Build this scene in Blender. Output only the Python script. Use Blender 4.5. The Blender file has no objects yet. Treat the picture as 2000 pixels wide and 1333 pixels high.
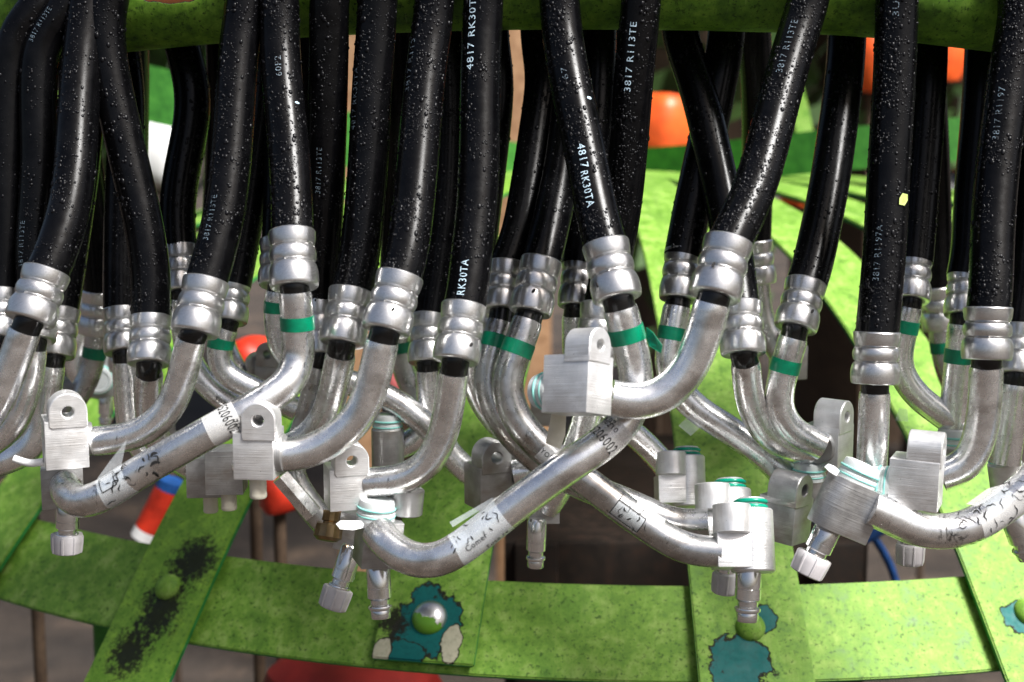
import bpy, bmesh, math, random
import numpy as np
from mathutils import Vector, Matrix, noise as mnoise
random.seed(7)
rad = math.radians
scene = bpy.context.scene
COL = scene.collection

# ------------------------------------------------------------------ camera
PITCH = rad(8.0)
CAMZ = 1.0
cam_d = bpy.data.cameras.new('camera')
cam_d.lens = 50; cam_d.sensor_width = 36; cam_d.sensor_fit = 'HORIZONTAL'
cam_d.clip_start = 0.02; cam_d.clip_end = 400
cam_d.dof.use_dof = True; cam_d.dof.focus_distance = 0.845; cam_d.dof.aperture_fstop = 7.1
cam = bpy.data.objects.new('camera', cam_d); COL.objects.link(cam)
cam.location = (0, 0, CAMZ); cam.rotation_euler = (rad(90) - PITCH, 0, 0)
scene.camera = cam
CAM = Vector((0, 0, CAMZ))

# ------------------------------------------------------------------ light
SUN_AZ, SUN_EL = rad(128), rad(54)      # azimuth clockwise from +Y: behind the camera, to the right
world = bpy.data.worlds.new('World'); scene.world = world; world.use_nodes = True
wn = world.node_tree.nodes; wl = world.node_tree.links
for n in list(wn): wn.remove(n)
sky = wn.new('ShaderNodeTexSky'); sky.sky_type = 'NISHITA'; sky.sun_disc = False
sky.sun_elevation = SUN_EL; sky.sun_rotation = SUN_AZ
sky.air_density = 1.0; sky.dust_density = 6.5; sky.ozone_density = 1.0; sky.altitude = 0
bg = wn.new('ShaderNodeBackground'); bg.inputs['Strength'].default_value = 0.070
wo = wn.new('ShaderNodeOutputWorld')
wl.new(sky.outputs[0], bg.inputs['Color']); wl.new(bg.outputs[0], wo.inputs['Surface'])
sun_d = bpy.data.lights.new('sun', 'SUN'); sun_d.energy = 5.0; sun_d.angle = rad(20); sun_d.color = (1, .99, .975)
sun = bpy.data.objects.new('sun', sun_d); COL.objects.link(sun)
sdir = Vector((math.sin(SUN_AZ)*math.cos(SUN_EL), math.cos(SUN_AZ)*math.cos(SUN_EL), math.sin(SUN_EL)))
sun.rotation_euler = sdir.to_track_quat('Z', 'Y').to_euler(); sun.location = (2, -3, 5)
scene.view_settings.view_transform = 'Standard'; scene.view_settings.look = 'None'
scene.view_settings.exposure = 0.78; scene.view_settings.gamma = 1.0
scene.view_settings.use_curve_mapping = False
scene.render.engine = 'CYCLES'
scene.render.resolution_x = 1024; scene.render.resolution_y = 682

# ------------------------------------------------------------------ pixels <-> places (a pixel gives a direction, Y the depth of the thing)
FPX = 50/36*2000
FWD = Vector((0, math.cos(PITCH), -math.sin(PITCH))); UPV = Vector((0, math.sin(PITCH), math.cos(PITCH)))
def P(px, py, Y):
    d = FWD + Vector((1, 0, 0))*((px-1000)/FPX) + UPV*(-(py-666.5)/FPX)
    return CAM + d*(Y/d.y)
def proj(v):
    w = v - CAM; z = w.dot(FWD)
    return 1000 + FPX*w.x/z, 666.5 - FPX*w.dot(UPV)/z

# ------------------------------------------------------------------ materials
def new_mat(name):
    m = bpy.data.materials.new(name); m.use_nodes = True
    nt = m.node_tree; b = nt.nodes['Principled BSDF']
    return m, nt, b
def N(nt, t, **kw):
    n = nt.nodes.new(t)
    for k, v in kw.items():
        if k in n.inputs: n.inputs[k].default_value = v
        else: setattr(n, k, v)
    return n
def tex(nt, scale, detail=4, rough=.55, coord='Object', stretch=None, dist=0):
    tc = N(nt, 'ShaderNodeTexCoord')
    src = tc.outputs[coord]
    if stretch:
        mp = N(nt, 'ShaderNodeMapping'); mp.inputs['Scale'].default_value = stretch
        nt.links.new(src, mp.inputs['Vector']); src = mp.outputs[0]
    n = N(nt, 'ShaderNodeTexNoise', Scale=scale, Detail=detail, Roughness=rough, Distortion=dist)
    nt.links.new(src, n.inputs['Vector'])
    return n.outputs['Fac']
def ramp(nt, fac, stops):
    r = N(nt, 'ShaderNodeValToRGB'); cr = r.color_ramp
    while len(cr.elements) < len(stops): cr.elements.new(.5)
    for e, (p, c) in zip(cr.elements, stops):
        e.position = p; e.color = (*c, 1) if len(c) == 3 else c
    nt.links.new(fac, r.inputs[0]); return r.outputs[0]
def g(v): return (v, v, v)
def mixc(nt, fac, a, b, mode='MIX'):
    m = N(nt, 'ShaderNodeMix', data_type='RGBA', blend_type=mode)
    for s, v in ((0, fac), (6, a), (7, b)):
        if isinstance(v, (int, float)): m.inputs[s].default_value = v
        elif isinstance(v, tuple): m.inputs[s].default_value = (*v, 1)
        else: nt.links.new(v, m.inputs[s])
    return m.outputs[2]
def math_(nt, op, a, b=0.0):
    m = N(nt, 'ShaderNodeMath', operation=op)
    for i, v in enumerate((a, b)):
        if isinstance(v, (int, float)): m.inputs[i].default_value = v
        else: nt.links.new(v, m.inputs[i])
    return m.outputs[0]
def bump(nt, b, h, strength=.2, dist=.0005):
    n = N(nt, 'ShaderNodeBump', Strength=strength, Distance=dist)
    nt.links.new(h, n.inputs['Height']); nt.links.new(n.outputs[0], b.inputs['Normal'])

def simple(name, col, rough=.5, metal=0, trans=0, ior=1.45, emit=None, vary=0.0, scale=80):
    m, nt, b = new_mat(name)
    b.inputs['Base Color'].default_value = (*col, 1); b.inputs['Roughness'].default_value = rough
    if name.startswith('rain'): b.inputs['Specular IOR Level'].default_value = .35
    b.inputs['Metallic'].default_value = metal; b.inputs['Transmission Weight'].default_value = trans; b.inputs['IOR'].default_value = ior
    if vary:
        f = tex(nt, scale, 5)
        nt.links.new(ramp(nt, f, [(.3, tuple(c*(1-vary) for c in col)), (.7, tuple(min(1, c*(1+vary)) for c in col))]), b.inputs['Base Color'])
    return m

def make_alu(name, base, lo, r0, r1, brushed=False, scuff=.68, dirt=.5):
    m, nt, b = new_mat(name)
    b.inputs['Metallic'].default_value = .72 if brushed else .95
    big = tex(nt, 55, 6, .62)
    col = ramp(nt, big, [(.30, g(lo)), (.55, g(base)), (.75, g(min(1, base*1.06)))])
    fine = tex(nt, 420, 5, .7)
    col = mixc(nt, ramp(nt, fine, [(.50, g(0)), (.72, g(.18))]), col, (lo*.8, lo*.77, lo*.72))
    sc = tex(nt, 130, 7, .75, stretch=(1, .6, .35), dist=.6)
    col = mixc(nt, ramp(nt, sc, [(scuff, g(0)), (scuff+.05, g(.9))]), col, (.09, .085, .08))
    spots = tex(nt, 900, 2, .5)
    col = mixc(nt, ramp(nt, spots, [(.735, g(0)), (.76, g(.85))]), col, (.05, .045, .04))
    stain = tex(nt, 38, 3, .5, stretch=(1, 1, 1.7))
    col = mixc(nt, ramp(nt, stain, [(.54, g(0)), (.68, g(dirt))]), col, (.27, .235, .20))
    nt.links.new(col, b.inputs['Base Color'])
    rgh = ramp(nt, tex(nt, 160, 6, .7), [(.3, g(r0)), (.75, g(r1))])
    nt.links.new(rgh, b.inputs['Roughness'])
    if brushed:
        h = tex(nt, 300, 3, .6, stretch=(.12, .12, 4.0))
        bump(nt, b, h, .75, .0003)
    else:
        h = tex(nt, 260, 6, .7)
        bump(nt, b, h, .035, .0003)
    return m

def make_paint(name, c0, c1, c2, spots=True, patches=(), rough=.58):
    """weathered enamel: mottled lime paint with algae specks; patches = (centre, radii, kind) of flaked paint or dirt in the object's own space"""
    m, nt, b = new_mat(name)
    big = tex(nt, 14, 5, .6); mid = tex(nt, 75, 6, .7)
    col = ramp(nt, mid, [(.30, c0), (.50, c1), (.70, c2)])
    col = mixc(nt, ramp(nt, big, [(.46, g(0)), (.70, g(.55))]), col, c0)
    if spots:
        sp = tex(nt, 330, 4, .65)
        col = mixc(nt, ramp(nt, sp, [(.56, g(0)), (.66, g(.8))]), col, (c0[0]*.35, c0[1]*.42, c0[2]*.4))
        sp2 = tex(nt, 620, 2, .5)
        col = mixc(nt, ramp(nt, sp2, [(.68, g(0)), (.71, g(.9))]), col, (.018, .03, .008))
    if spots:
        st1 = tex(nt, 26, 5, .7, stretch=(3.2, .35, .35))
        col = mixc(nt, ramp(nt, st1, [(.52, g(0)), (.74, g(.40))]), col, (c0[0]*.7, c0[1]*.75, c0[2]))
        st2 = tex(nt, 120, 4, .75, stretch=(2.5, .22, .22), dist=.4)
        col = mixc(nt, ramp(nt, st2, [(.66, g(0)), (.69, g(.28))]), col, (.34, .48, .16))
    tc = N(nt, 'ShaderNodeTexCoord')
    nz = tex(nt, 62, 7, .62); nz2 = tex(nt, 210, 5, .8)
    hsum = None
    for (cx, rr, kind) in patches:
        mp = N(nt, 'ShaderNodeMapping', vector_type='TEXTURE')
        mp.inputs['Location'].default_value = cx; mp.inputs['Scale'].default_value = rr
        if len(cx) == 3 and kind == 'moss': pass
        nt.links.new(tc.outputs['Object'], mp.inputs['Vector'])
        ln = N(nt, 'ShaderNodeVectorMath', operation='LENGTH'); nt.links.new(mp.outputs[0], ln.inputs[0])
        d = ln.outputs['Value']
        if kind == 'moss':
            f = math_(nt, 'ADD', d, math_(nt, 'MULTIPLY', math_(nt, 'SUBTRACT', nz2, .5), 3.4))
            col = mixc(nt, ramp(nt, math_(nt, 'MULTIPLY', f, .5), [(.30, g(.97)), (.55, g(0))]), col, (.010, .010, .004))
        else:
            f = math_(nt, 'ADD', d, math_(nt, 'MULTIPLY', math_(nt, 'SUBTRACT', nz, .5), 1.7))
            f = math_(nt, 'MULTIPLY', f, .5)
            inner = {'teal': (.0, .115, .108), 'cream': (.48, .46, .33), 'rust': (.16, .05, .015)}[kind]
            under = mixc(nt, ramp(nt, tex(nt, 260, 5, .7), [(.45, g(0)), (.7, g(.6))]), inner, tuple(v*.55 for v in inner))
            col = mixc(nt, ramp(nt, f, [(.500, g(1)), (.52, g(0))]), col, (.012, .014, .006))
            col = mixc(nt, ramp(nt, f, [(.450, g(1)), (.465, g(0))]), col, under)
            hh = ramp(nt, f, [(.465, g(0)), (.52, g(1))])
            hsum = hh if hsum is None else math_(nt, 'MINIMUM', hsum, hh)
    b.inputs['Specular IOR Level'].default_value = .3
    nt.links.new(col, b.inputs['Base Color'])
    nt.links.new(ramp(nt, mid, [(.3, g(rough-.12)), (.7, g(rough+.18))]), b.inputs['Roughness'])
    h = tex(nt, 500, 4, .6)
    if hsum is not None: h = math_(nt, 'ADD', math_(nt, 'MULTIPLY', h, .12), hsum)
    else: h = math_(nt, 'MULTIPLY', h, .12)
    bump(nt, b, h, .6, .0008)
    return m

M = {}
def rubber():
    m, nt, b = new_mat('black_rubber')
    f = tex(nt, 90, 5, .6)
    nt.links.new(ramp(nt, f, [(.35, (.0010, .0010, .0013)), (.75, (.0035, .0035, .004))]), b.inputs['Base Color'])
    nt.links.new(ramp(nt, tex(nt, 220, 5, .7), [(.3, g(.17)), (.75, g(.32))]), b.inputs['Roughness'])
    b.inputs['Specular IOR Level'].default_value = .16
    bump(nt, b, tex(nt, 1500, 3, .6), .12, .0002)
    return m
M['rubber'] = rubber()
M['water'] = simple('rain_water_on_rubber', (.003, .003, .004), .30, ior=1.33)
M['alu'] = make_alu('aluminium_tube', .95, .68, .19, .36, scuff=.665, dirt=.55)
M['alu2'] = make_alu('aluminium_tube_scuffed', .94, .60, .20, .38, scuff=.605, dirt=.6)
M['alu3'] = make_alu('aluminium_tube_dull_shaded', .60, .36, .20, .40, scuff=.63, dirt=.75)  # dull oxidised tone, with the shade inside the bundle put into the colour too
M['block'] = make_alu('aluminium_milled', .82, .62, .32, .52, brushed=True, scuff=.72, dirt=.3)
M['block2'] = make_alu('aluminium_milled_dull_shaded', .44, .26, .28, .48, brushed=True, scuff=.68, dirt=.7)  # dull metal, with the shade on dark block sides mixed into the colour
M['ferrule'] = make_alu('aluminium_crimped', .76, .46, .20, .38, scuff=.70, dirt=.5)
M['steel'] = make_alu('nickel_plated', .80, .66, .10, .25, scuff=.73, dirt=.35)
M['brass'] = simple('dirty_brass', (.30, .21, .11), .3, 1, vary=.4)
M['stub'] = simple('black_sleeve', (.006, .006, .006), .22)
M['tape'] = simple('green_tape', (.0, .17, .085), .28, vary=.25, scale=150)
M['oring'] = simple('green_oring', (.0, .27, .17), .2)
M['teal'] = simple('teal_oring_under_cap', (.25, .60, .54), .3)
M['cap'] = simple('frosted_plastic', (.86, .90, .90), .28, trans=.35, vary=.06)
M['plug'] = simple('cream_plastic', (.74, .70, .58), .35, trans=.25, vary=.08)
M['tie'] = simple('white_nylon', (.86, .87, .87), .35)
M['vcap'] = simple('grey_plastic', (.50, .48, .49), .42, vary=.15)
M['hole'] = simple('dark_hole', (.006, .005, .005), .7)
M['black_ink'] = simple('black_ink', (.012, .012, .012), .5)
def ink():
    m, nt, b = new_mat('pale_blue_print')
    f = tex(nt, 1300, 3, .6)
    nt.links.new(ramp(nt, f, [(.36, (.01, .012, .014)), (.46, (.42, .56, .66)), (.8, (.60, .72, .80))]), b.inputs['Base Color'])
    b.inputs['Roughness'].default_value = .5
    return m
M['ink'] = ink()
def ink2():
    m, nt, b = new_mat('worn_pale_blue_print')
    f = tex(nt, 1100, 4, .7)
    nt.links.new(ramp(nt, f, [(.46, (.006, .006, .007)), (.60, (.16, .22, .27)), (.8, (.30, .40, .46))]), b.inputs['Base Color'])
    b.inputs['Roughness'].default_value = .5
    return m
M['ink_worn'] = ink2()
def film(name, alpha, col):
    m, nt, b = new_mat(name)
    b.inputs['Base Color'].default_value = (*col, 1); b.inputs['Roughness'].default_value = .18
    b.inputs['Alpha'].default_value = alpha
    return m
M['film'] = film('clear_film', .16, (.80, .86, .90))
M['label'] = film('white_label', .30, (.80, .80, .79))
LIME0, LIME1, LIME2 = (.075, .185, .018), (.175, .335, .040), (.32, .455, .115)
M['lime'] = make_paint('lime_paint', LIME0, LIME1, LIME2)
M['rail'] = make_paint('lime_rail_paint', (.035, .10, .010), (.12, .28, .018), (.20, .40, .03), patches=[((.0, .0, .0), (.0001, .0001, .0001), 'rust')])
M['green_far'] = make_paint('green_paint_far', (.014, .085, .012), (.035, .17, .02), (.06, .24, .03), spots=False)
M['orange'] = simple('orange_plastic', (.78, .10, .015), .4, vary=.35, scale=30)
M['red'] = simple('red_plastic', (.50, .030, .012), .45, vary=.5, scale=40)
M['dark_red'] = simple('dark_red_paint', (.20, .014, .010), .5, vary=.4, scale=20)
M['pink'] = simple('pink_plastic', (.62, .16, .16), .45, vary=.3, scale=40)
M['blue'] = simple('blue_rope', (.008, .055, .20), .5, vary=.4)
M['white'] = simple('white_plastic', (.8, .8, .8), .4)
M['yellow'] = simple('yellow_plastic', (.75, .55, .12), .4)
M['wood'] = make_paint('weathered_timber', (.17, .09, .045), (.33, .19, .10), (.42, .26, .15), spots=False, rough=.7)
M['bark'] = make_paint('tree_bark', (.035, .022, .014), (.07, .045, .028), (.10, .065, .04), spots=False, rough=.75)
M['darkbox'] = make_paint('shade_brown_boards', (.005, .003, .002), (.012, .007, .004), (.028, .013, .007), spots=False, rough=.7)  # near-black boards whose colour stands in for shade under the dome
M['leaf'] = simple('leaf', (.035, .075, .016), .45, vary=.5, scale=6)
M['leaf_bit'] = simple('pale_leaf', (.40, .48, .14), .6, vary=.25, scale=200)

# ------------------------------------------------------------------ mesh helpers
def mesh_from(verts, faces, smooth=True, angle=38):
    me = bpy.data.meshes.new('m'); me.from_pydata([tuple(v) for v in verts], [], faces); me.update()
    bm = bmesh.new(); bm.from_mesh(me); bmesh.ops.recalc_face_normals(bm, faces=bm.faces); bm.to_mesh(me); bm.free()
    if smooth:
        me.shade_smooth(); me.set_sharp_from_angle(angle=rad(angle))
    return me
WORLD = {}
def link(name, data, mat, parent=None, Mx=None):
    o = bpy.data.objects.new(name, data); COL.objects.link(o)
    if data is not None and hasattr(data, 'materials') and mat is not None and len(data.materials) == 0: data.materials.append(mat)
    W = Mx if Mx is not None else Matrix.Identity(4)
    WORLD[o] = W
    if parent is not None:
        o.parent = parent
        o.matrix_local = WORLD[parent].inverted() @ W
    else: o.matrix_local = W
    if data is not None: data.name = name
    return o
def thing(name, label, cat, loc, group=None):
    o = link(name, None, None, None, Matrix.Translation(loc))
    o.empty_display_size = .02
    o['label'] = label; o['category'] = cat
    if group: o['group'] = group
    return o
def tag(o, label, cat, group=None, kind=None):
    if label: o['label'] = label
    if cat: o['category'] = cat
    if group: o['group'] = group
    if kind: o['kind'] = kind
def shift(me, W):
    """mesh given in world coordinates -> local to W"""
    me.transform(W.inverted()); return me
def wpart(name, me, mat, parent):
    """a part whose mesh was built in world coordinates"""
    W = Matrix.Translation(WORLD[parent].translation)
    return link(name, shift(me, W), mat, parent, W)

def frame(zdir, xhint=None, origin=(0, 0, 0)):
    z = zdir.normalized(); xh = xhint or Vector((1, 0, 0))
    if abs(z.dot(xh.normalized())) > .97: xh = Vector((0, 1, 0))
    y = z.cross(xh).normalized(); x = y.cross(z)
    m = Matrix((x, y, z)).transposed().to_4x4(); m.translation = origin
    return m
def lathe(profile, seg=40, ripple=None):
    """profile [(r, z)], about local Z; ripple(theta, i) multiplies the radius"""
    v, f = [], []
    n = len(profile)
    for i, (r, z) in enumerate(profile):
        for k in range(seg):
            a = 2*math.pi*k/seg
            q = r*(ripple(a, i) if ripple else 1)
            v.append((q*math.cos(a), q*math.sin(a), z))
    for i in range(n-1):
        for k in range(seg):
            k2 = (k+1) % seg
            f.append((i*seg+k, i*seg+k2, (i+1)*seg+k2, (i+1)*seg+k))
    f.append(tuple(range(seg-1, -1, -1))); f.append(tuple(range((n-1)*seg, n*seg)))
    return mesh_from(v, f)
def torus(R, r, seg=36, s2=10):
    v, f = [], []
    for i in range(seg):
        a = 2*math.pi*i/seg
        for j in range(s2):
            b_ = 2*math.pi*j/s2
            v.append(((R+r*math.cos(b_))*math.cos(a), (R+r*math.cos(b_))*math.sin(a), r*math.sin(b_)))
    for i in range(seg):
        for j in range(s2):
            f.append((i*s2+j, ((i+1) % seg)*s2+j, ((i+1) % seg)*s2+(j+1) % s2, i*s2+(j+1) % s2))
    return mesh_from(v, f)
def box(w, d, h, bevel=.0004, seg=2):
    bm = bmesh.new(); bmesh.ops.create_cube(bm, size=1)
    bmesh.ops.scale(bm, vec=(w, d, h), verts=bm.verts)
    if bevel: bmesh.ops.bevel(bm, geom=bm.edges[:], offset=bevel, segments=seg, affect='EDGES', profile=.6)
    me = bpy.data.meshes.new('m'); bm.to_mesh(me); bm.free()
    me.shade_smooth(); me.set_sharp_from_angle(angle=rad(38)); return me
def eye(outline_r, hole_r, depth, web=None, chamfer=.0006, seg=48):
    """a lug: round boss about local Y with a through hole; web = (half width, drop) of the flat foot that runs down from it"""
    v, f = [], []
    def outer(a, rr):
        x, z = rr*math.cos(a), rr*math.sin(a)
        if web and z < 0:
            hw = web[0]
            s = math.sin(a)
            t1 = hw/max(1e-6, abs(math.cos(a))); t2 = web[1]/max(1e-6, abs(s))
            t = min(t1, t2)
            return t*math.cos(a), t*s
        return x, z
    rings = []
    for (y, ro, ri) in ((0, -chamfer, chamfer), (chamfer, 0, 0), (depth-chamfer, 0, 0), (depth, -chamfer, chamfer)):
        o_, i_ = [], []
        for k in range(seg):
            a = 2*math.pi*k/seg
            x, z = outer(a, outline_r)
            L = math.hypot(x, z); q = (L+ro)/L
            v.append((x*q, y, z*q)); o_.append(len(v)-1)
            v.append(((hole_r+ri)*math.cos(a), y, (hole_r+ri)*math.sin(a))); i_.append(len(v)-1)
        rings.append((o_, i_))
    for k in range(seg):
        k2 = (k+1) % seg
        f.append((rings[0][0][k], rings[0][0][k2], rings[0][1][k2], rings[0][1][k]))
        f.append((rings[3][0][k], rings[3][1][k], rings[3][1][k2], rings[3][0][k2]))
        for r in range(3):
            f.append((rings[r][0][k], rings[r+1][0][k], rings[r+1][0][k2], rings[r][0][k2]))
            f.append((rings[r][1][k], rings[r][1][k2], rings[r+1][1][k2], rings[r+1][1][k]))
    return mesh_from(v, f)
def prism(pts, h, bevel=.0006):
    """extrude outline pts (x, y) from z=0 to h"""
    bm = bmesh.new()
    vs = [bm.verts.new((x, y, 0)) for x, y in pts]
    fc = bm.faces.new(vs); r = bmesh.ops.extrude_face_region(bm, geom=[fc])
    bmesh.ops.translate(bm, vec=(0, 0, h), verts=[e for e in r['geom'] if isinstance(e, bmesh.types.BMVert)])
    bmesh.ops.recalc_face_normals(bm, faces=bm.faces)
    if bevel:
        es = [e for e in bm.edges if len(e.link_faces) == 2 and e.calc_face_angle() > .5]
        bmesh.ops.bevel(bm, geom=es, offset=bevel, segments=2, affect='EDGES', profile=.6)
    me = bpy.data.meshes.new('m'); bm.to_mesh(me); bm.free()
    me.shade_smooth(); me.set_sharp_from_angle(angle=rad(38)); return me

class Path:
    def __init__(self, pts, step=.003, smooth=2):
        pts = [Vector(p) for p in pts]
        dense = []
        ext = [pts[0]*2-pts[1]] + pts + [pts[-1]*2-pts[-2]]
        for i in range(1, len(ext)-2):
            p0, p1, p2, p3 = ext[i-1:i+3]
            t = [0]
            for a, b_ in ((p0, p1), (p1, p2), (p2, p3)): t.append(t[-1]+max(1e-6, (b_-a).length)**.5)
            for k in range(24):
                u = t[1]+(t[2]-t[1])*k/24
                A1 = p0*((t[1]-u)/(t[1]-t[0]))+p1*((u-t[0])/(t[1]-t[0]))
                A2 = p1*((t[2]-u)/(t[2]-t[1]))+p2*((u-t[1])/(t[2]-t[1]))
                A3 = p2*((t[3]-u)/(t[3]-t[2]))+p3*((u-t[2])/(t[3]-t[2]))
                B1 = A1*((t[2]-u)/(t[2]-t[0]))+A2*((u-t[0])/(t[2]-t[0]))
                B2 = A2*((t[3]-u)/(t[3]-t[1]))+A3*((u-t[1])/(t[3]-t[1]))
                dense.append(B1*((t[2]-u)/(t[2]-t[1]))+B2*((u-t[1])/(t[2]-t[1])))
        dense.append(pts[-1])
        A = np.array([tuple(p) for p in dense])
        for rep in range(2):
            L = np.concatenate([[0], np.cumsum(np.linalg.norm(np.diff(A, axis=0), axis=1))])
            n = max(6, int(L[-1]/step)); s = np.linspace(0, L[-1], n+1)
            A = np.stack([np.interp(s, L, A[:, k]) for k in range(3)], 1)
            if rep == 0:
                for _ in range(smooth*6):
                    A[1:-1] = .5*A[1:-1]+.25*(A[:-2]+A[2:])
        self.A = A
        self.L = np.concatenate([[0], np.cumsum(np.linalg.norm(np.diff(A, axis=0), axis=1))])
        self.len = self.L[-1]
        T = np.gradient(A, axis=0); self.T = T/np.linalg.norm(T, axis=1)[:, None]
        self.px = np.array([proj(Vector(a)) for a in A])
    def at(self, s):
        s = min(max(s, 0), self.len)
        p = Vector([np.interp(s, self.L, self.A[:, k]) for k in range(3)])
        t = Vector([np.interp(s, self.L, self.T[:, k]) for k in range(3)]).normalized()
        return p, t
    def s_px(self, x, y, smax=None):
        d = np.hypot(self.px[:, 0]-x, self.px[:, 1]-y)
        if smax is not None: d = np.where(self.L <= smax, d, 1e9)
        return self.L[int(np.argmin(d))]
    def tube(self, r, seg=28, rfun=None):
        n = len(self.A); v, f = [], []
        t = Vector(self.T[0]); x = t.orthogonal().normalized()
        for i in range(n):
            t = Vector(self.T[i]); x = (x-t*x.dot(t)).normalized(); y = t.cross(x)
            q = r*(rfun(self.L[i], self.len) if rfun else 1)
            for k in range(seg):
                a = 2*math.pi*k/seg
                v.append(Vector(self.A[i])+(x*math.cos(a)+y*math.sin(a))*q)
        for i in range(n-1):
            for k in range(seg):
                k2 = (k+1) % seg
                f.append((i*seg+k, i*seg+k2, (i+1)*seg+k2, (i+1)*seg+k))
        f.append(tuple(range(seg-1, -1, -1))); f.append(tuple(range((n-1)*seg, n*seg)))
        return mesh_from(v, f, angle=50)
    def surf(self, s, a, r, up=1):
        """point on the sleeve: a = angle round from the side that faces the viewer; u = reading direction"""
        p, t = self.at(s)
        u = t*up
        n = (CAM-p); n = (n-u*n.dot(u)).normalized()
        v = n.cross(u)
        nn = n*math.cos(a)+v*math.sin(a)
        return p+nn*r, nn
    def patch(self, r, s0, s1, a0, a1, ns=10, na=28, th=.00018, wob=0):
        v, f = [], []
        for lay in (0, 1):
            for i in range(ns+1):
                for j in range(na+1):
                    a = a0+(a1-a0)*j/na
                    s = s0+(s1-s0)*i/ns
                    if wob: s += wob*math.sin(a*2.3+i)*(.4+.6*(i/ns))
                    p, nn = self.surf(s, a, r+lay*th)
                    v.append(p)
        W = na+1; H = (ns+1)*W
        for i in range(ns):
            for j in range(na):
                q = (i*W+j, i*W+j+1, (i+1)*W+j+1, (i+1)*W+j)
                f.append(tuple(x+H for x in q)); f.append(q[::-1])
        for i in range(ns):
            for j in (0, na): f.append((i*W+j, (i+1)*W+j, (i+1)*W+j+H, i*W+j+H))
        for j in range(na):
            for i in (0, ns): f.append((i*W+j, i*W+j+1, i*W+j+1+H, i*W+j+H))
        return mesh_from(v, f, angle=50)

TEXTS = {}
def text_data(body):
    if body not in TEXTS:
        cu = bpy.data.curves.new('t', 'FONT'); cu.body = body; cu.size = 1; cu.resolution_u = 2
        cu.space_character = 1.12; cu.align_x = 'LEFT'
        ob = bpy.data.objects.new('t', cu); COL.objects.link(ob)
        dg = bpy.context.evaluated_depsgraph_get()
        me = bpy.data.meshes.new_from_object(ob.evaluated_get(dg))
        bm = bmesh.new(); bm.from_mesh(me)
        bmesh.ops.triangulate(bm, faces=bm.faces[:])
        long = [e for e in bm.edges if e.calc_length() > .22]
        bmesh.ops.subdivide_edges(bm, edges=long, cuts=2)
        bmesh.ops.triangulate(bm, faces=bm.faces[:])
        bm.verts.ensure_lookup_table()
        vs = np.array([tuple(v.co) for v in bm.verts]); fs = [tuple(v.index for v in f.verts) for f in bm.faces]
        bm.free(); bpy.data.objects.remove(ob); bpy.data.curves.remove(cu); bpy.data.meshes.remove(me)
        TEXTS[body] = (vs, fs)
    return TEXTS[body]
def wrap_text(path, r, body, s, a, size, up=1, length=None, across=False, off=.0003):
    """lettering laid round a sleeve: along it (or across it), starting at arc length s"""
    vs, fs = text_data(body)
    x = vs[:, 0]-vs[:, 0].min(); y = vs[:, 1]-.35
    kx = (length/x.max()) if length else size
    out = []
    for xi, yi in zip(x*kx, y*size):
        if across: p, n = path.surf(s-yi*up, a+xi/r, r+off, up)
        else: p, n = path.surf(s+xi*up, a+yi/r, r+off, up)
        out.append(p)
    return mesh_from(out, fs, smooth=False)

# ------------------------------------------------------------------ ground and what grows behind
def ground():
    m, nt, b = new_mat('brown_earth')
    f = tex(nt, 3.0, 8, .68); f2 = tex(nt, 45, 6, .7)
    c = ramp(nt, f, [(.38, (.022, .016, .012)), (.56, (.060, .044, .033)), (.74, (.27, .18, .115))])
    c = mixc(nt, ramp(nt, f2, [(.45, g(0)), (.70, g(.7))]), c, (.02, .013, .008))
    nt.links.new(c, b.inputs['Base Color']); b.inputs['Roughness'].default_value = .9
    bump(nt, b, f2, .7, .02)
    n = 40; v, fa = [], []
    S = 120
    for i in range(n+1):
        for j in range(n+1):
            x = ((i/n)*2-1); y = ((j/n)*2-1)
            X = S*x*abs(x); Y = S*y*abs(y)+1
            v.append((X, Y, .03*mnoise.noise((X*.7, Y*.7, 0)) if math.hypot(X, Y-1) < 9 else 0))
    for i in range(n):
        for j in range(n): fa.append((i*(n+1)+j, (i+1)*(n+1)+j, (i+1)*(n+1)+j+1, i*(n+1)+j+1))
    o = link('ground', mesh_from(v, fa), m); o['kind'] = 'structure'
ground()

# ------------------------------------------------------------------ the green dome of riveted straps
RC = Vector((.133, 1.86, 0)); RR = .90
ZR = P(1400, 1235, .96).z; ZH = P(1200, 345, 1.86).z
HD = ZH-ZR; NP = 1.11*RR/HD
def prof(r): return ZR+HD*(1-(r/RR)**NP) if r <= RR else ZR-1.11*(r-RR)
def prof_n(r):
    dz = -HD*NP/RR*(r/RR)**(NP-1) if r <= RR else -1.11
    return Vector((0, dz, 1)).normalized()   # (unused x, radial outward +, up)
def dome_pt(ang, r, off=0.0, side=0.0):
    """local to the dome's centre; ang 0 faces the viewer, side = metres along the tangent"""
    dz = -HD*NP/RR*(min(r, RR)/RR)**(NP-1)
    nr, nz = -dz, 1.0; L = math.hypot(nr, nz); nr /= L; nz /= L
    q = r+nr*off; z = prof(r)+nz*off
    rx, ry = math.sin(ang), -math.cos(ang)
    return Vector((rx*q+math.cos(ang)*side, ry*q+math.sin(ang)*side, z))
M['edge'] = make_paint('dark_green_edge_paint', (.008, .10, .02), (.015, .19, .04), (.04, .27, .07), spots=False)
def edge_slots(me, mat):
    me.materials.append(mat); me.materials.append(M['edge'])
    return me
dome = thing('riveted_dome_frame', 'large lime green dome of riveted flat metal straps behind the hanging hoses', 'metal frame', (RC.x, RC.y, 0))
DW = WORLD[dome]
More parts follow.
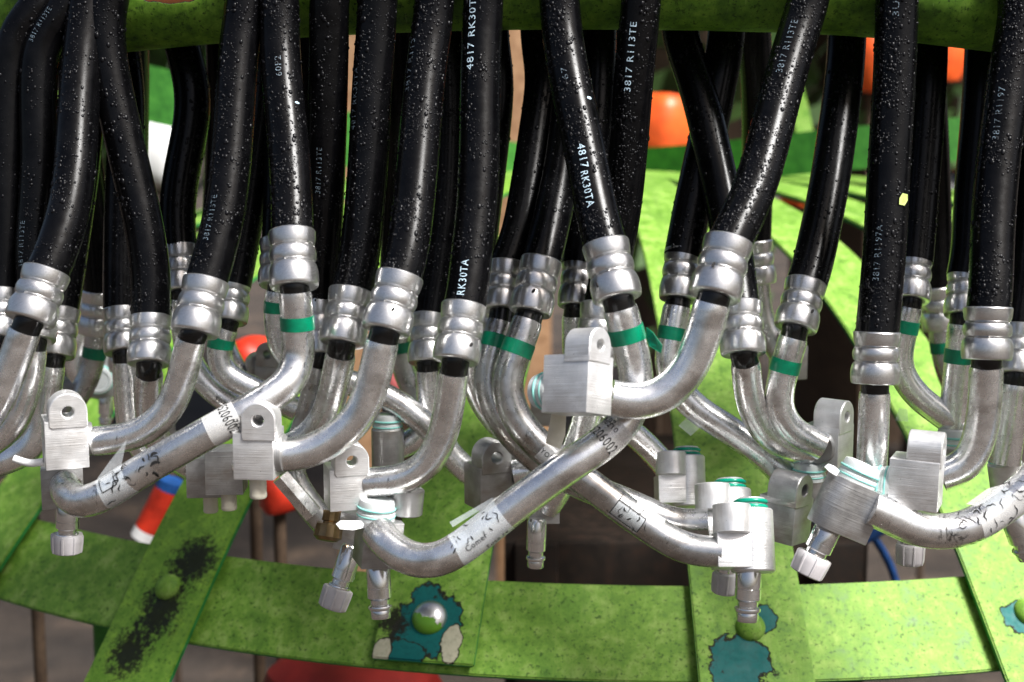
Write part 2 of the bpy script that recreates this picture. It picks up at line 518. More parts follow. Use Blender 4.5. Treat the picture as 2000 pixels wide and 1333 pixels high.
def strap_mesh(r0, r1, w0, w1, off, th=.005, n=44):
    bm = bmesh.new(); rows = []
    for i in range(n+1):
        t = i/n; r = r0+(r1-r0)*t; w = (w0+(w1-w0)*t)/2
        row = []
        for (s, o_) in ((-w, off), (w, off), (w, off+th), (-w, off+th)):
            row.append(bm.verts.new(dome_pt(0, r, o_, s)))
        rows.append(row)
    for i in range(n):
        for k in range(4):
            bm.faces.new((rows[i][k], rows[i][(k+1) % 4], rows[i+1][(k+1) % 4], rows[i+1][k]))
    bm.faces.new(rows[0][::-1]); bm.faces.new(rows[-1])
    bmesh.ops.recalc_face_normals(bm, faces=bm.faces)
    for f_ in bm.faces:
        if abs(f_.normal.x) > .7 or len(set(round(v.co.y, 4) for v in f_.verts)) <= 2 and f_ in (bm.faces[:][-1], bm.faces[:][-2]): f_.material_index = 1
    es = [e for e in bm.edges if len(e.link_faces) == 2 and e.calc_face_angle() > .8]
    bmesh.ops.bevel(bm, geom=es, offset=.0010, segments=2, affect='EDGES')
    me = bpy.data.meshes.new('strap'); bm.to_mesh(me); bm.free()
    me.shade_smooth(); me.set_sharp_from_angle(angle=rad(40)); return me
def band_mesh(ra, rb, off, th, a0, a1, n=120):
    bm = bmesh.new(); rows = []
    closed = abs(a1-a0-2*math.pi) < 1e-6
    for i in range(n if closed else n+1):
        a = a0+(a1-a0)*i/n
        row = []
        for (r, o_) in ((ra, off), (rb, off), (rb, off+th), (ra, off+th)): row.append(bm.verts.new(dome_pt(a, r, o_)))
        rows.append(row)
    m_ = len(rows)
    for i in range(m_ if closed else m_-1):
        j = (i+1) % m_
        for k in range(4):
            f_ = bm.faces.new((rows[i][k], rows[i][(k+1) % 4], rows[j][(k+1) % 4], rows[j][k]))
            if k in (1, 3): f_.material_index = 1
    bmesh.ops.recalc_face_normals(bm, faces=bm.faces)
    es = [e for e in bm.edges if len(e.link_faces) == 2 and e.calc_face_angle() > .8]
    bmesh.ops.bevel(bm, geom=es, offset=.0010, segments=2, affect='EDGES')
    me = bpy.data.meshes.new('hoop'); bm.to_mesh(me); bm.free()
    me.shade_smooth(); me.set_sharp_from_angle(angle=rad(40)); return me
# where the rivets stand in the photograph -> the angle of each strap
def ang_for(px):
    best = None
    for k in range(-700, 701):
        a = rad(k*.1); w = DW @ dome_pt(a, RR, .008); x = proj(w)[0]
        if best is None or abs(x-px) < best[0]: best = (abs(x-px), a)
    return best[1]
riv_px = [330, 840, 1465, 2005]
angs = [ang_for(x) for x in riv_px]
stepa = (angs[3]-angs[0])/3
angs = [angs[0]-2*stepa, angs[0]-stepa] + angs + [angs[3]+stepa*(k-.1) for k in range(1, 8)] + [angs[0]-stepa*k for k in range(3, 7)]
hw = .036
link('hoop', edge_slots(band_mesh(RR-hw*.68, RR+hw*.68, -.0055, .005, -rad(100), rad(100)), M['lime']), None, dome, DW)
def rivet_mesh(r=.0105, h=.0075):
    pr = [(r*math.cos(t), h*math.sin(t)) for t in [rad(x) for x in range(0, 88, 9)]]
    return lathe([(r, -.002)]+pr, 28)
def local_c(dr=0, side=0, off=.008): return tuple(dome_pt(0, RR+dr, off, side))
PAINTS = {
    2: make_paint('lime_paint_mossy', (.10, .24, .015), LIME1, (.27, .47, .05), patches=[(local_c(.012, .002), (.020, .030, .030), 'moss'), (local_c(.036, -.008), (.018, .022, .022), 'moss'), (local_c(-.016, .012), (.022, .03, .02), 'moss')]),
    3: make_paint('lime_paint_flaked', LIME0, (.18, .345, .042), (.32, .46, .115), patches=[(local_c(.002, -.002), (.024, .026, .026), 'teal'), (local_c(.020, -.018), (.020, .012, .012), 'teal'), (local_c(.012, .019), (.0075, .013, .013), 'cream'), (local_c(.018, -.030), (.008, .010, .010), 'cream'), (local_c(.004, -.026), (.012, .012, .012), 'moss')]),
    4: make_paint('lime_paint_chipped', LIME0, (.18, .345, .042), (.32, .46, .115), patches=[(local_c(.017, -.011), (.021, .024, .024), 'teal'), (local_c(-.004, .008), (.010, .012, .012), 'teal')]),
    5: make_paint('lime_paint_chipped_edge', LIME0, (.18, .345, .042), (.32, .46, .115), patches=[(local_c(.002, -.010), (.013, .013, .013), 'teal')]),
}
def half_painted():
    m, nt, b = new_mat('steel_rivet_with_paint_left')
    tc = N(nt, 'ShaderNodeTexCoord'); sx = N(nt, 'ShaderNodeSeparateXYZ'); nt.links.new(tc.outputs['Object'], sx.inputs[0])
    f = math_(nt, 'ADD', math_(nt, 'MULTIPLY', math_(nt, 'ADD', sx.outputs[1], math_(nt, 'MULTIPLY', sx.outputs[0], .35)), 60), tex(nt, 220, 5, .6))
    k = ramp(nt, f, [(.34, g(0)), (.37, g(1))])
    nt.links.new(mixc(nt, k, (.12, .30, .02), (.70, .69, .68)), b.inputs['Base Color']); nt.links.new(k, b.inputs['Metallic'])
    b.inputs['Roughness'].default_value = .32; bump(nt, b, k, .5, .0005); return m
steel_dome = half_painted()
for i, a in enumerate(angs):
    r_end = RR+(.022 if i == 3 else .11)
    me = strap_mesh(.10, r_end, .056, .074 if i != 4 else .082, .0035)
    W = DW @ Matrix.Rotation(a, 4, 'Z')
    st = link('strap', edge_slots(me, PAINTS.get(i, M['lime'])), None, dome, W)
    lab = {2: 'strap with black moss stains round its rivet', 3: 'strap with flaked teal and cream paint round a bare steel rivet', 4: 'strap with teal paint flaked below its rivet'}.get(i)
    if lab: st['label'] = lab
    nrm = (dome_pt(0, RR, 1)-dome_pt(0, RR, 0)).normalized()
    RW = W @ frame(nrm, origin=dome_pt(0, RR, .0083))
    rv = link('rivet', rivet_mesh(.0128, .0085) if i == 3 else rivet_mesh(), steel_dome if i == 3 else M['lime'], st, RW)
# hub where the straps meet
hub_me = lathe([(.16, -.012), (.16, -.004), (.155, 0), (.06, .004), (.058, .02), (.05, .024)], 64)
link('hub', hub_me, M['lime'], dome, DW @ Matrix.Translation((0, 0, ZH+.008)))
# legs that carry the hoop
for a in (rad(-62), rad(-33), rad(38), rad(75)):
    p = dome_pt(a, RR-.03, -.02)
    pts = [Vector((p.x, p.y, 0)), Vector((p.x, p.y, p.z-.02))]
    me = Path([DW @ q for q in pts], .05, 0).tube(.016, 14)
    W = DW; link('leg', shift(me, W), M['green_far'], dome, W)

# ------------------------------------------------------------------ the rail the hoses hang on
RAILR = .030
rail_px = [(-260, 60, .96), (0, 30, .925), (230, 8, .912), (430, -12, .905), (720, -30, .90), (1000, -38, .90), (1400, -36, .90), (1700, -24, .90), (1900, 0, .90), (2050, 18, .905), (2300, 60, .92)]
railP = Path([P(*q) for q in rail_px], .006, 2)
def rail_mat():
    return make_paint('lime_rail_paint_worn', (.022, .065, .006), (.10, .22, .015), (.20, .36, .04), patches=[(tuple(P(330, -6, .876)), (.016, .02, .0035), 'rust')])
rail = link('hose_rail', railP.tube(RAILR, 40), rail_mat())
tag(rail, 'thick weathered green pipe rail that the black hoses hang over', 'rail')
def rail_at(px):
    k = int(np.argmin(np.abs(railP.px[:, 0]-px))); return Vector(railP.A[k])

# ------------------------------------------------------------------ hose assemblies
def ferrule_mesh():
    pr = []
    key = [(0, .90), (.004, .965), (.03, .995), (.10, .985), (.20, .960), (.262, .915), (.278, .845), (.290, .82), (.302, .845), (.318, .92), (.36, .965), (.43, .99), (.50, .97), (.552, .925), (.564, .86), (.575, .83), (.586, .86), (.600, .935), (.66, .995), (.74, 1.035), (.84, 1.04), (.95, 1.02), (.985, 1.0), (1.0, .965), (1.0, .70)]
    seg = 72
    def ripple(a, i):
        z = key[i][0]
        amp = 0
        for zc in (.29, .575):
            amp = max(amp, math.exp(-((z-zc)/.02)**2))
        c = max(0, math.cos(a*10+(.7 if z > .4 else 0)))**24
        return 1+.13*amp*c
    return lathe([(r, z) for z, r in key], seg, ripple)
FER = ferrule_mesh(); FER.materials.append(M['ferrule'])
HOLE = lathe([(.0011, -.0002), (.0011, .0002)], 14); HOLE.materials.append(M['hole'])
def drops_mesh(path, r, s0, s1, n, seed, keep=()):
    rnd = random.Random(seed); v, f = [], []
    for _ in range(n):
        s = rnd.uniform(s0, s1); a = rnd.gauss(.25, .75)
        if abs(a) > 1.7: continue
        if any(k[0] < s < k[1] and abs(a-k[2]) < k[3] for k in keep) and rnd.random() < .93: continue
        R = min(.0013, .00029*math.exp(rnd.gauss(.40, .5)))
        p, nn = path.surf(s, a, r-.00004)
        if mnoise.noise(p*60) < rnd.uniform(-.5, .25): continue
        t = path.at(s)[1]; b_ = nn.cross(t)
        el = rnd.uniform(.9, 1.7) if R > .0006 else 1
        base = len(v); h = R*rnd.uniform(.45, .65)
        for (q, z) in ((1, 0), (.86, .55), (.5, .9)):
            for k in range(7):
                c = 2*math.pi*k/7
                v.append(p+(t*math.cos(c)*el+b_*math.sin(c))*R*q+nn*h*z)
        v.append(p+nn*h)
        for lv in (0, 1):
            for k in range(7):
                k2 = (k+1) % 7
                f.append((base+lv*7+k, base+lv*7+k2, base+lv*7+7+k2, base+lv*7+7+k))
        for k in range(7): f.append((base+14+k, base+14+(k+1) % 7, base+21))
    if not v: return None
    me = bpy.data.meshes.new('drops'); me.from_pydata([tuple(q) for q in v], [], f); me.update(); me.shade_smooth()
    return me

def fill_y(pts, y0):
    """give every tube point its depth: named ones keep theirs, the rest run evenly between"""
    out = []; ys = [None if len(p) < 3 else p[2] for p in pts]
    idx = [-1]+[i for i, y in enumerate(ys) if y is not None]
    known = {-1: y0}; known.update({i: ys[i] for i in idx if i >= 0})
    for i, p in enumerate(pts):
        if ys[i] is not None: y = ys[i]
        else:
            lo = max(k for k in known if k < i); hi = [k for k in known if k > i]
            y = known[lo] if not hi else known[lo]+(known[min(hi)]-known[lo])*(i-lo)/(min(hi)-lo)
        out.append((p[0], p[1], y))
    return out

class End: pass
def build_end(root, e, stubs=True):
    """crimped ferrule, black sleeve and bent tube of one end of a hose"""
    E = End(); rf, rt = e.get('rf', 13.6)/1000, e.get('rt', 8.6)/1000
    Yb = e['Yb']; f0 = P(*e['fer'][0], Yb); f1 = P(*e['fer'][1], Yb-e.get('tilt', .012))
    ax = f1-f0
    W = frame(ax, Vector((1, 0, 0)), f0) @ Matrix.Diagonal((rf, rf, ax.length, 1))
    fo = link('ferrule', FER, None, root, W)
    if e.get('hole'):
        hp = P(*e['hole'], Yb); t = min(1, max(0, (hp-f0).dot(ax)/ax.length_squared)); c = f0+ax*t
        # point of the collar seen at that pixel
        u = (Vector(hp)-c); side = ax.normalized().cross((CAM-c).normalized()).normalized()
        x = max(-.95, min(.95, u.dot(side)/(rf*1.03))); nf = (CAM-c); nf = (nf-ax.normalized()*nf.dot(ax.normalized())).normalized()
        nn = (side*x+nf*math.sqrt(1-x*x)).normalized()
        link('hole', HOLE, None, fo, frame(nn, origin=c+nn*rf*1.036))
    pts = fill_y(e['tube'], Yb-e.get('tilt', .012))
    tp = [P(*q) for q in pts]
    tp[0] = f1.lerp(tp[0], .68)
    # black sleeve from the ferrule to the tube
    st = Path([f1-ax*.08, f1, (f1+tp[0])/2, tp[0]+(tp[0]-f1).normalized()*.001], .002, 0)
    wpart('sleeve', st.tube(rt*.90, 24), M['stub'], root)
    E.tube = Path(tp, .0025, 2)
    def rfun(s, L):
        return .955+.045*min(1, s/.0012)
    wpart('tube', E.tube.tube(rt, 30, rfun), M[e.get('mat', 'alu')], root)
    E.rt = rt
    for tpx in e.get('tape', []):
        s = E.tube.s_px(*tpx[:2]); w = (tpx[2] if len(tpx) > 2 else 7)/1000
        wpart('green_tape', E.tube.patch(rt+.00025, s-w/2, s+w/2, -math.pi, math.pi*.96, 4, 40), M['tape'], root)
    E.f0 = f0; E.ax = ax
    return E
def build_hose(label, loc, F, B, print_=(), drops=260, name='air_conditioning_hose', group='hoses hung over the green rail'):
    root = thing(name, label, 'hose', loc, group)
    rh = F.get('rh', 11.8)/1000
    E1 = build_end(root, F); E2 = build_end(root, B)
    def ypts(hose, Yt, Yb, ytop, ybot):
        out = []
        for (x, y) in hose:
            t = min(1, max(0, (y-ytop)/(ybot-ytop)))
            out.append(P(x, y, Yt+(Yb-Yt)*t**1.2))
        return out
    fx, bx = F['hose'][0][0], B['hose'][0][0]
    rf_, rb_ = rail_at(fx), rail_at(bx)
    clr = RAILR+rh+.001+F.get('lift', 0)
    front = ypts(F['hose'], rf_.y-clr, F['Yb'], 0, F['fer'][0][1])
    back = ypts(B['hose'], rb_.y+clr, B['Yb'], 60, B['fer'][0][1])
    def over(c, frac):   # round the rail
        a = math.pi*frac
        return Vector((c.x, c.y-math.cos(a)*clr, c.z+math.sin(a)*clr))
    mid = []
    for k, fr in enumerate((0.0, .25, .5, .75, 1.0)):
        c = rf_.lerp(rb_, .1+.8*fr)
        q = over(c, fr); q.x = front[0].x+(back[0].x-front[0].x)*fr
        mid.append(q)
    path = [E1.f0+E1.ax*.15] + front[::-1]
    path = [p for p in path if p.z < rf_.z-.008] + mid + [p for p in back if p.z < rb_.z-.008] + [E2.f0+E2.ax*.15]
    hp = Path(path, .0035, 3)
    ho = wpart('hose', hp.tube(rh, 32), M['rubber'], root)
    half = hp.s_px(fx, -60)
    top = hp.len*.5
    for (body, x, y, a, size, ln, kind, up) in print_:
        s = hp.s_px(x, y, top)
        wpart('printed_text', wrap_text(hp, rh, body, s, a, size/1000, up, ln/1000), M[kind], ho)
    if drops:
        s_top = hp.s_px(fx, -10, top)
        keep = []
        for (body, x, y, a, size, ln, kind, up) in print_:
            s = hp.s_px(x, y, top); sg = 1 if up > 0 else -1
            keep.append((min(s, s+sg*ln/1000)-.001, max(s, s+sg*ln/1000)+.001, a*up, size/1000/rh*.62))
        me = drops_mesh(hp, rh, .004, s_top, drops*5, int(fx), keep)
        if me:
            d = wpart('rain_drops', me, M['water'], ho); d['kind'] = 'stuff'
        me = drops_mesh(hp, rh, hp.s_px(bx, 70) if hp.s_px(bx, 70) > top else top*1.25, hp.len-.004, 550, int(bx)+1)
        if me:
            d = wpart('rain_drops', me, M['water'], ho); d['kind'] = 'stuff'
    E1.hose = hp; E1.rh = rh
    return root, E1, E2

# ---- fittings
def basis(p, yaw=0, roll=0, pitch=0):
    """local X right, Y away, Z up; yaw turns the front face to the right, roll tips it clockwise, pitch shows its underside"""
    return Matrix.Translation(p) @ Matrix.Rotation(rad(pitch), 4, 'X') @ Matrix.Rotation(rad(roll), 4, 'Y') @ Matrix.Rotation(rad(yaw), 4, 'Z')
def block(root, px, py, Y, w, h, d, yaw=0, roll=0, pitch=0, lug=None, port=None, cap=None, plug=None, mat='block', foot=True):
    """milled block; px,py = middle of its front face. lug=(dx, dz, r, hole, depth) in mm from the middle of the top edge of the front face"""
    w, h, d = w/1000, h/1000, d/1000
    W = basis(P(px, py, Y), yaw, roll, pitch)
    bo = link('fitting_block', box(w, d, h, .00045), M[mat], root, W @ Matrix.Translation((0, d/2, 0)))
    if lug:
        dx, dz, r, hr, dep = [q/1000 for q in lug]
        link('lug', eye(r, hr, dep, web=(r, dz+.004)), M[mat], bo, W @ Matrix.Translation((dx, -.0008, h/2+dz)))
    if port:   # raised ring where the tube is brazed in: (side, dz, r) on local +x / -x / -y
        side, q, z, r = port[0], port[1]/1000, port[2]/1000, port[3]/1000
        dirv = {'r': Vector((1, 0, 0)), 'l': Vector((-1, 0, 0)), 'f': Vector((0, -1, 0)), 't': Vector((0, 0, 1))}[side]
        org = {'r': Vector((w/2, d*q*1000, z)), 'l': Vector((-w/2, d*q*1000, z)), 'f': Vector((q, 0, z)), 't': Vector((q, d/2, h/2))}[side]
        link('port_ring', lathe([(r*1.16, -.001), (r*1.16, .0022), (r*1.10, .0032), (r*.9, .0034)], 32), M['block2'], bo, W @ frame(dirv, origin=org))
    if cap: end_cap(bo, W @ frame({'l': Vector((-1, 0, 0)), 't': Vector((0, 0, 1)), 'b': Vector((0, 1, 0))}[cap[0]], origin={'l': Vector((-w/2, d/2, cap[2]/1000)), 't': Vector((cap[2]/1000, d/2, h/2)), 'b': Vector((cap[2]/1000, d, 0))}[cap[0]]), cap[1]/1000)
    if plug:
        dx, r, ln = [q/1000 for q in plug]
        link('plastic_plug', lathe([(r, .001)]+[(r*(1 if k % 2 else .965), -ln*.16*k/2-.0006) for k in range(0, 9)]+[(r, -ln*.8), (r, -ln*.93), (r*.9, -ln)], 28), M['plug'], bo, W @ Matrix.Translation((dx, d*.35, -h/2)))
    return bo, W
def end_cap(bo, W, r, tall=1.0):
    """frosted plastic cap over a nozzle with two teal o-rings"""
    c = link('plastic_cap', lathe([(r*1.02, -.0005), (r*1.02, .004*tall), (r*.96, .0046*tall), (r*.95, .0095*tall), (r*.90, .0112*tall), (r*.7, .0118*tall), (r*.66, .0112*tall), (r*.2, .0112*tall)], 44), M['cap'], bo, W)
    for z in (.0024, .0066):
        link('o_ring', torus(r*.985, .0007), M['teal'], c, W @ Matrix.Translation((0, 0, z*tall)))
def valve(root, p0, p1, r, cap=None, mat='steel', collar=True):
    """service valve from p0 down to p1, cap=(length, radius) in mm adds the ribbed grey cap"""
    ax = p1-p0; L = ax.length; W = frame(ax, origin=p0)
    k = 1.0
    pr = [(r*.8, -.002), (r, 0), (r, L*.42), (r*.94, L*.425), (r*.94, L*.44), (r, L*.445), (r, L*.62), (r*.78, L*.66), (r*.78, L*.74)]
    pr += [(r*.98, L*.77), (r*1.02, L*.80), (r*.98, L*.83), (r*.82, L*.85), (r*.85, L*.87), (r*.85, L*.97), (r*.80, L), (r*.55, L), (r*.55, L*.93)]
    vo = link('service_valve', lathe(pr, 36), M[mat], root, W)
    if cap:
        cl, cr = cap[0]/1000, cap[1]/1000
        rib = lambda a, i: 1+(.07 if (math.cos(a*8) > .80) else 0)*(1 if 0 < i < 6 else 0)
        link('valve_cap', lathe([(cr*.82, 0), (cr*.95, .0004), (cr, .0012), (cr*.99, cl*.4), (cr*.96, cl*.8), (cr*.93, cl*.95), (cr*.86, cl), (cr*.5, cl)], 128, rib), M['vcap'], vo, frame(ax, origin=p1-ax.normalized()*cl*.42))
    return vo
def post_block(root, px, py, Y, s=1.0, yaw=0, pitch=-6, roll=0, rings=True, mat='block'):
    """block with a round ear on the left and a tall round nozzle post with green o-rings on the right; px,py = middle of the body front"""
    W = basis(P(px, py, Y), yaw, roll, pitch)
    bo = link('fitting_block', box(.021*s, .020*s, .020*s, .0007), M[mat], root, W @ Matrix.Translation((0, .014*s, -.001*s)))
    link('ear', eye(.0108*s, .0036*s, .0165*s), M[mat], bo, W @ Matrix.Translation((-.0008*s, .0085*s, .0245*s)) @ Matrix.Rotation(rad(-90), 4, 'X'))
    pm = link('nozzle_post', lathe([(.0118*s, -.0128*s), (.0125*s, -.012*s), (.0125*s, .022*s), (.0118*s, .0228*s), (.0085*s, .0228*s), (.0085*s, .0285*s), (.0078*s, .0292*s), (.0050*s, .0292*s)], 44), M[mat], bo, W @ Matrix.Translation((.0120*s, .016*s, 0)))
    if rings:
        for z in (.0240, .0270):
            link('o_ring', torus(.0088*s, .00115*s), M['oring'], pm, W @ Matrix.Translation((.0120*s, .016*s, z*s)))
    return bo, W
def tri_film(root, pts, mat='film', name='film_flap', th=.0002):
    a = [Vector(p) for p in pts]
    n = (a[1]-a[0]).cross(a[2]-a[0]).normalized()*th
    k = len(a)
    v = a+[p+n for p in a]
    f = [tuple(range(k)), tuple(range(2*k-1, k-1, -1))]+[(i, (i+1) % k, (i+1) % k+k, i+k) for i in range(k)]
    return wpart(name, mesh_from(v, f, smooth=False), M[mat], root)
def sticker(root, E, x0, y0, x1, y1, a0, a1, mat='label'):
    s0, s1 = sorted((E.tube.s_px(x0, y0), E.tube.s_px(x1, y1)))
    return wpart('label_sticker', E.tube.patch(E.rt+.00015, s0, s1, a0, a1, 12, 26, wob=.0004), M[mat], root)
def tube_text(root, E, body, x, y, a, size, up=1, across=False, ln=None, parent=None):
    s = E.tube.s_px(x, y)
    return wpart('printed_text', wrap_text(E.tube, E.rt, body, s, a, size/1000, up, (ln/1000 if ln else None), across, off=.0005), M['black_ink'], parent or root)
def ink_frame(root, E, x0, y0, x1, y1, a0, a1, parent):
    """thin printed black outline on a label"""
    s0, s1 = sorted((E.tube.s_px(x0, y0), E.tube.s_px(x1, y1))); r = E.rt+.0005
    t = .0005
    for (p, q, b0, b1) in ((s0, s0+t, a0, a1), (s1-t, s1, a0, a1), (s0, s1, a0, a0+t/r), (s0, s1, a1-t/r, a1)):
        wpart('printed_outline', E.tube.patch(r, p, q, b0, b1, 8, 10, th=.00005), M['black_ink'], parent)

def cracks(parent, E, x0, y0, x1, y1, a0, a1, n, seed, w=.00032):
    """torn, inked edges of a worn label: thin black strokes that wander over the tube"""
    rnd = random.Random(seed); s0, s1 = sorted((E.tube.s_px(x0, y0), E.tube.s_px(x1, y1)))
    v, f = [], []
    for _ in range(n):
        s = rnd.uniform(s0, s1); a = rnd.uniform(a0, a1); th = rnd.uniform(0, 6.28); ww = w*rnd.uniform(.5, 1.6)
        k0 = len(v); m = rnd.randint(4, 10)
        for k in range(m):
            q = ww*math.sin(math.pi*(k+.35)/m)
            for sg in (-1, 1):
                v.append(E.tube.surf(s+sg*q*math.sin(th), a-sg*q*math.cos(th)/E.rt, E.rt+.00042)[0])
            th += rnd.gauss(0, .55); s += .0009*math.cos(th); a += .0009*math.sin(th)/E.rt
        for k in range(m-1): f.append((k0+2*k, k0+2*k+1, k0+2*k+3, k0+2*k+2))
    wpart('worn_ink', mesh_from(v, f, smooth=False), M['black_ink'], parent)
def tip(e): return P(*fill_y(e['tube'], e['Yb'])[-1])
# ================================================================== hoses, from left to right
# -- A
F = dict(hose=[(85, -30), (38, 50), (20, 160), (14, 300), (12, 450), (8, 560)], fer=((6, 570), (0, 664)), tube=[(-3, 690), (-10, 760), (-60, 840)], Yb=.855, rh=11.2, rf=12.6)
B = dict(hose=[(-14, 60), (-40, 300), (-52, 550)], fer=((-54, 560), (-56, 650)), tube=[(-58, 680), (-70, 760), (-110, 850)], Yb=.92)
build_hose('black hose at the bundle edge, its crimped collar half hidden by a slanting silver tube', P(0, 664, .85), F, B, drops=60)
# -- B
F = dict(hose=[(140, -30), (102, 15), (82, 84), (75, 210), (78, 320), (72, 420), (66, 520), (72, 565)], fer=((74, 580), (66, 665)), tube=[(62, 690), (52, 760), (20, 835), (-40, 880)], Yb=.845, rh=11.2, rf=12.6)
B = dict(hose=[(178, 60), (172, 200), (160, 330), (140, 470), (122, 590)], fer=((118, 604), (104, 697)), tube=[(99, 722), (93, 770), (86, 830), (55, 880), (0, 905), (-40, 915)], Yb=.90, rf=13)
build_hose('black hose printed 3817 R113TE twice, collar tucked behind the slanting collar beside it', P(66, 665, .84), F, B,
    print_=[('3817 R113TE', 48, 520, .75, 5.0, 27, 'ink_worn', 1), ('3817 R113TE', 50, 84, .75, 5.0, 22, 'ink_worn', 1)], drops=120)
# -- F1
F = dict(hose=[(174, -30), (169, 40), (158, 150), (151, 260), (143, 370), (122, 460), (100, 518)], fer=((92, 530), (57, 628)), tube=[(45, 655), (22, 720), (-5, 785), (-50, 850)], Yb=.80, rh=12, rf=13.6, rt=9)
B = dict(hose=[(232, 70), (243, 140), (247, 210), (245, 300), (240, 420), (238, 590)], fer=((238, 606), (243, 690)), tube=[(246, 715), (250, 780), (256, 840), (300, 900)], Yb=.91, rf=12.5)
build_hose('unprinted black hose curving to a slanting crimped collar and a silver tube that leans away', P(45, 655, .79), F, B, drops=220)
# -- F2
F = dict(hose=[(214, -30), (204, 40), (208, 100), (220, 170), (252, 315), (281, 440), (294, 530), (295, 605)], fer=((295, 620), (291, 712)), tube=[(291, 737), (290, 790), (300, 850, .85), (335, 890), (375, 915, .875)], Yb=.835, rf=12.4, rt=8.3, rh=11.6)
B = dict(hose=[(350, 70), (367, 130), (377, 180), (374, 240), (358, 320), (346, 400), (348, 470)], fer=((350, 482), (354, 572)), tube=[(356, 590), (358, 640), (378, 720), (430, 775), (500, 815)], Yb=.92, rf=12, rt=8)
root, E1, E2 = build_hose('unprinted black hose swinging diagonally to an upright collar above a plugged dull block', P(291, 737, .83), F, B, drops=200)
block(root, 400, 935, .862, 23, 25, 22, yaw=4, mat='block2', plug=(2, 4.6, 11))
tube_text(root, E2, 'YOT 5', 430, 772, -.3, 3.6, 1)
# -- F3
F = dict(hose=[(482, -30), (477, 20), (466, 100), (458, 220), (450, 330), (438, 420), (421, 490), (408, 535)], fer=((403, 548), (379, 652)), tube=[(371, 668), (356, 735), (333, 795), (290, 838), (240, 856), (186, 862, .80)], Yb=.80, rf=13.2, rt=8.5)
B = dict(hose=[(515, 60), (510, 200), (497, 300), (480, 420), (460, 530)], fer=((456, 545), (445, 630)), tube=[(440, 645), (426, 690), (440, 730), (490, 757), (580, 800)], Yb=.91, rf=12, rt=8, tape=[(430, 672, 7)])
root, E1, E2 = build_hose('black hose faintly printed 3817 R113TE bent into a white block with a white tie', P(186, 862, .79), F, B, print_=[('3817 R113TE', 392, 480, .62, 5.0, 28, 'ink_worn', 1)], drops=260)
bo, W = block(root, 131, 870, .785, 23.5, 27.5, 27, yaw=22, lug=(1.2, 5.2, 10.6, 3.3, 15), port=('r', .5, 0, 8.5))
tieP = Path([P(86, 902, .80), P(60, 905, .80), P(38, 900, .80), P(27, 896, .80)], .002, 0)
link('tie_tail', shift(tieP.tube(.0022, 10), WORLD[bo]), M['tie'], bo, WORLD[bo])
# -- F4
F = dict(hose=[(545, -30), (546, 60), (549, 130), (556, 210), (565, 300), (570, 380), (571, 440)], fer=((570, 453), (575, 562)), tube=[(577, 574), (582, 650), (583, 700, .79), (567, 745), (520, 781), (430, 832, .77), (340, 884), (260, 930), (205, 966), (165, 982, .775), (136, 968, .79), (128, 950, .82)], Yb=.80, rf=13.3, rt=9.2, tape=[(582, 634, 7.5)], mat='alu2')
B = dict(hose=[(548, 60), (552, 300), (549, 450)], fer=((547, 470), (546, 558)), tube=[(544, 575), (541, 625), (556, 690), (620, 727), (750, 772), (830, 828), (895, 905), (930, 935)], Yb=.90, rt=8.2, rf=13, tape=[(541, 600, 7)])
root, E1, E2 = build_hose('black hose with green tape whose long tube sweeps to a small ribbed grey cap', P(165, 985, .78), F, B,
    print_=[('60P2', 540, 172, .15, 5.2, 13, 'ink_worn', 1), ('.', 549, 218, .0, 26, 1.6, 'ink', 1)], drops=330)
bo, W = block(root, 122, 955, .822, 24, 24, 14, yaw=18, mat='block2')
valve(root, P(133, 985, .825), P(131, 1058, .825), .0068, cap=(11.5, 9.2))
lb = sticker(root, E1, 255, 930, 205, 966, -1.2, 1.3, 'film')
ink_frame(root, E1, 240, 940, 212, 962, -1.1, -.1, lb)
cracks(lb, E1, 262, 926, 205, 966, -1.1, .7, 16, 5); cracks(lb, E1, 330, 888, 280, 918, -.5, .6, 9, 6, .0006)
lb2 = sticker(root, E1, 470, 810, 415, 842, -1.2, 1.5, 'label')
tube_text(root, E1, '5206002', 447, 822, -1.1, 8.0, 1, True, ln=17, parent=lb2)
tube_text(root, E1, '75', 462, 813, .1, 4.0, 1, True, parent=lb2)
tri_film(root, [P(248, 858, .765), P(236, 915, .765), P(205, 945, .764), P(190, 935, .764), P(215, 900, .766)])
# -- F5
F = dict(hose=[(647, -30), (643, 60), (640, 200), (635, 360), (629, 480), (625, 575)], fer=((624, 588), (628, 695)), tube=[(622, 722), (612, 780), (592, 850, .855), (566, 915), (595, 975, .85), (642, 1030, .85)], Yb=.86, rf=13, rt=8.4, mat='alu3')
B = dict(hose=[(868, 70), (872, 250), (865, 420), (850, 550), (840, 605)], fer=((838, 616), (836, 710)), tube=[(836, 730), (838, 800), (820, 855), (770, 875, .90)], Yb=.91, rf=12.6, rt=8.2)
root, E1, E2 = build_hose('dark hose whose tube ends low in a brass nut and slanting capped valve', P(642, 1035, .85), F, B, print_=[('3817 R113TE', 618, 380, .35, 4.6, 27, 'ink_worn', 1)], drops=150)
bo, W = block(root, 690, 1045, .853, 22, 24, 16, yaw=-12, roll=14, mat='block2')
nut = link('brass_nut', lathe([(.0055, -.004), (.0055, .002), (.0045, .0025), (.0045, .004), (.0082, .0045), (.0085, .012), (.0075, .0125), (.006, .014)], 24, lambda a, i: 1+.03*math.cos(a*12)), M['brass'], root, frame(P(638, 1055, .84)-P(646, 1010, .845), origin=P(646, 1012, .845)))
valve(root, P(688, 1072, .845), P(656, 1165, .84), .0070, cap=(13.5, 8.8))
clip = wpart('tube_clip', Path([P(548, 930, .835), P(612, 1005, .835)], .004, 0).tube(.0062, 6), M['alu2'], root)
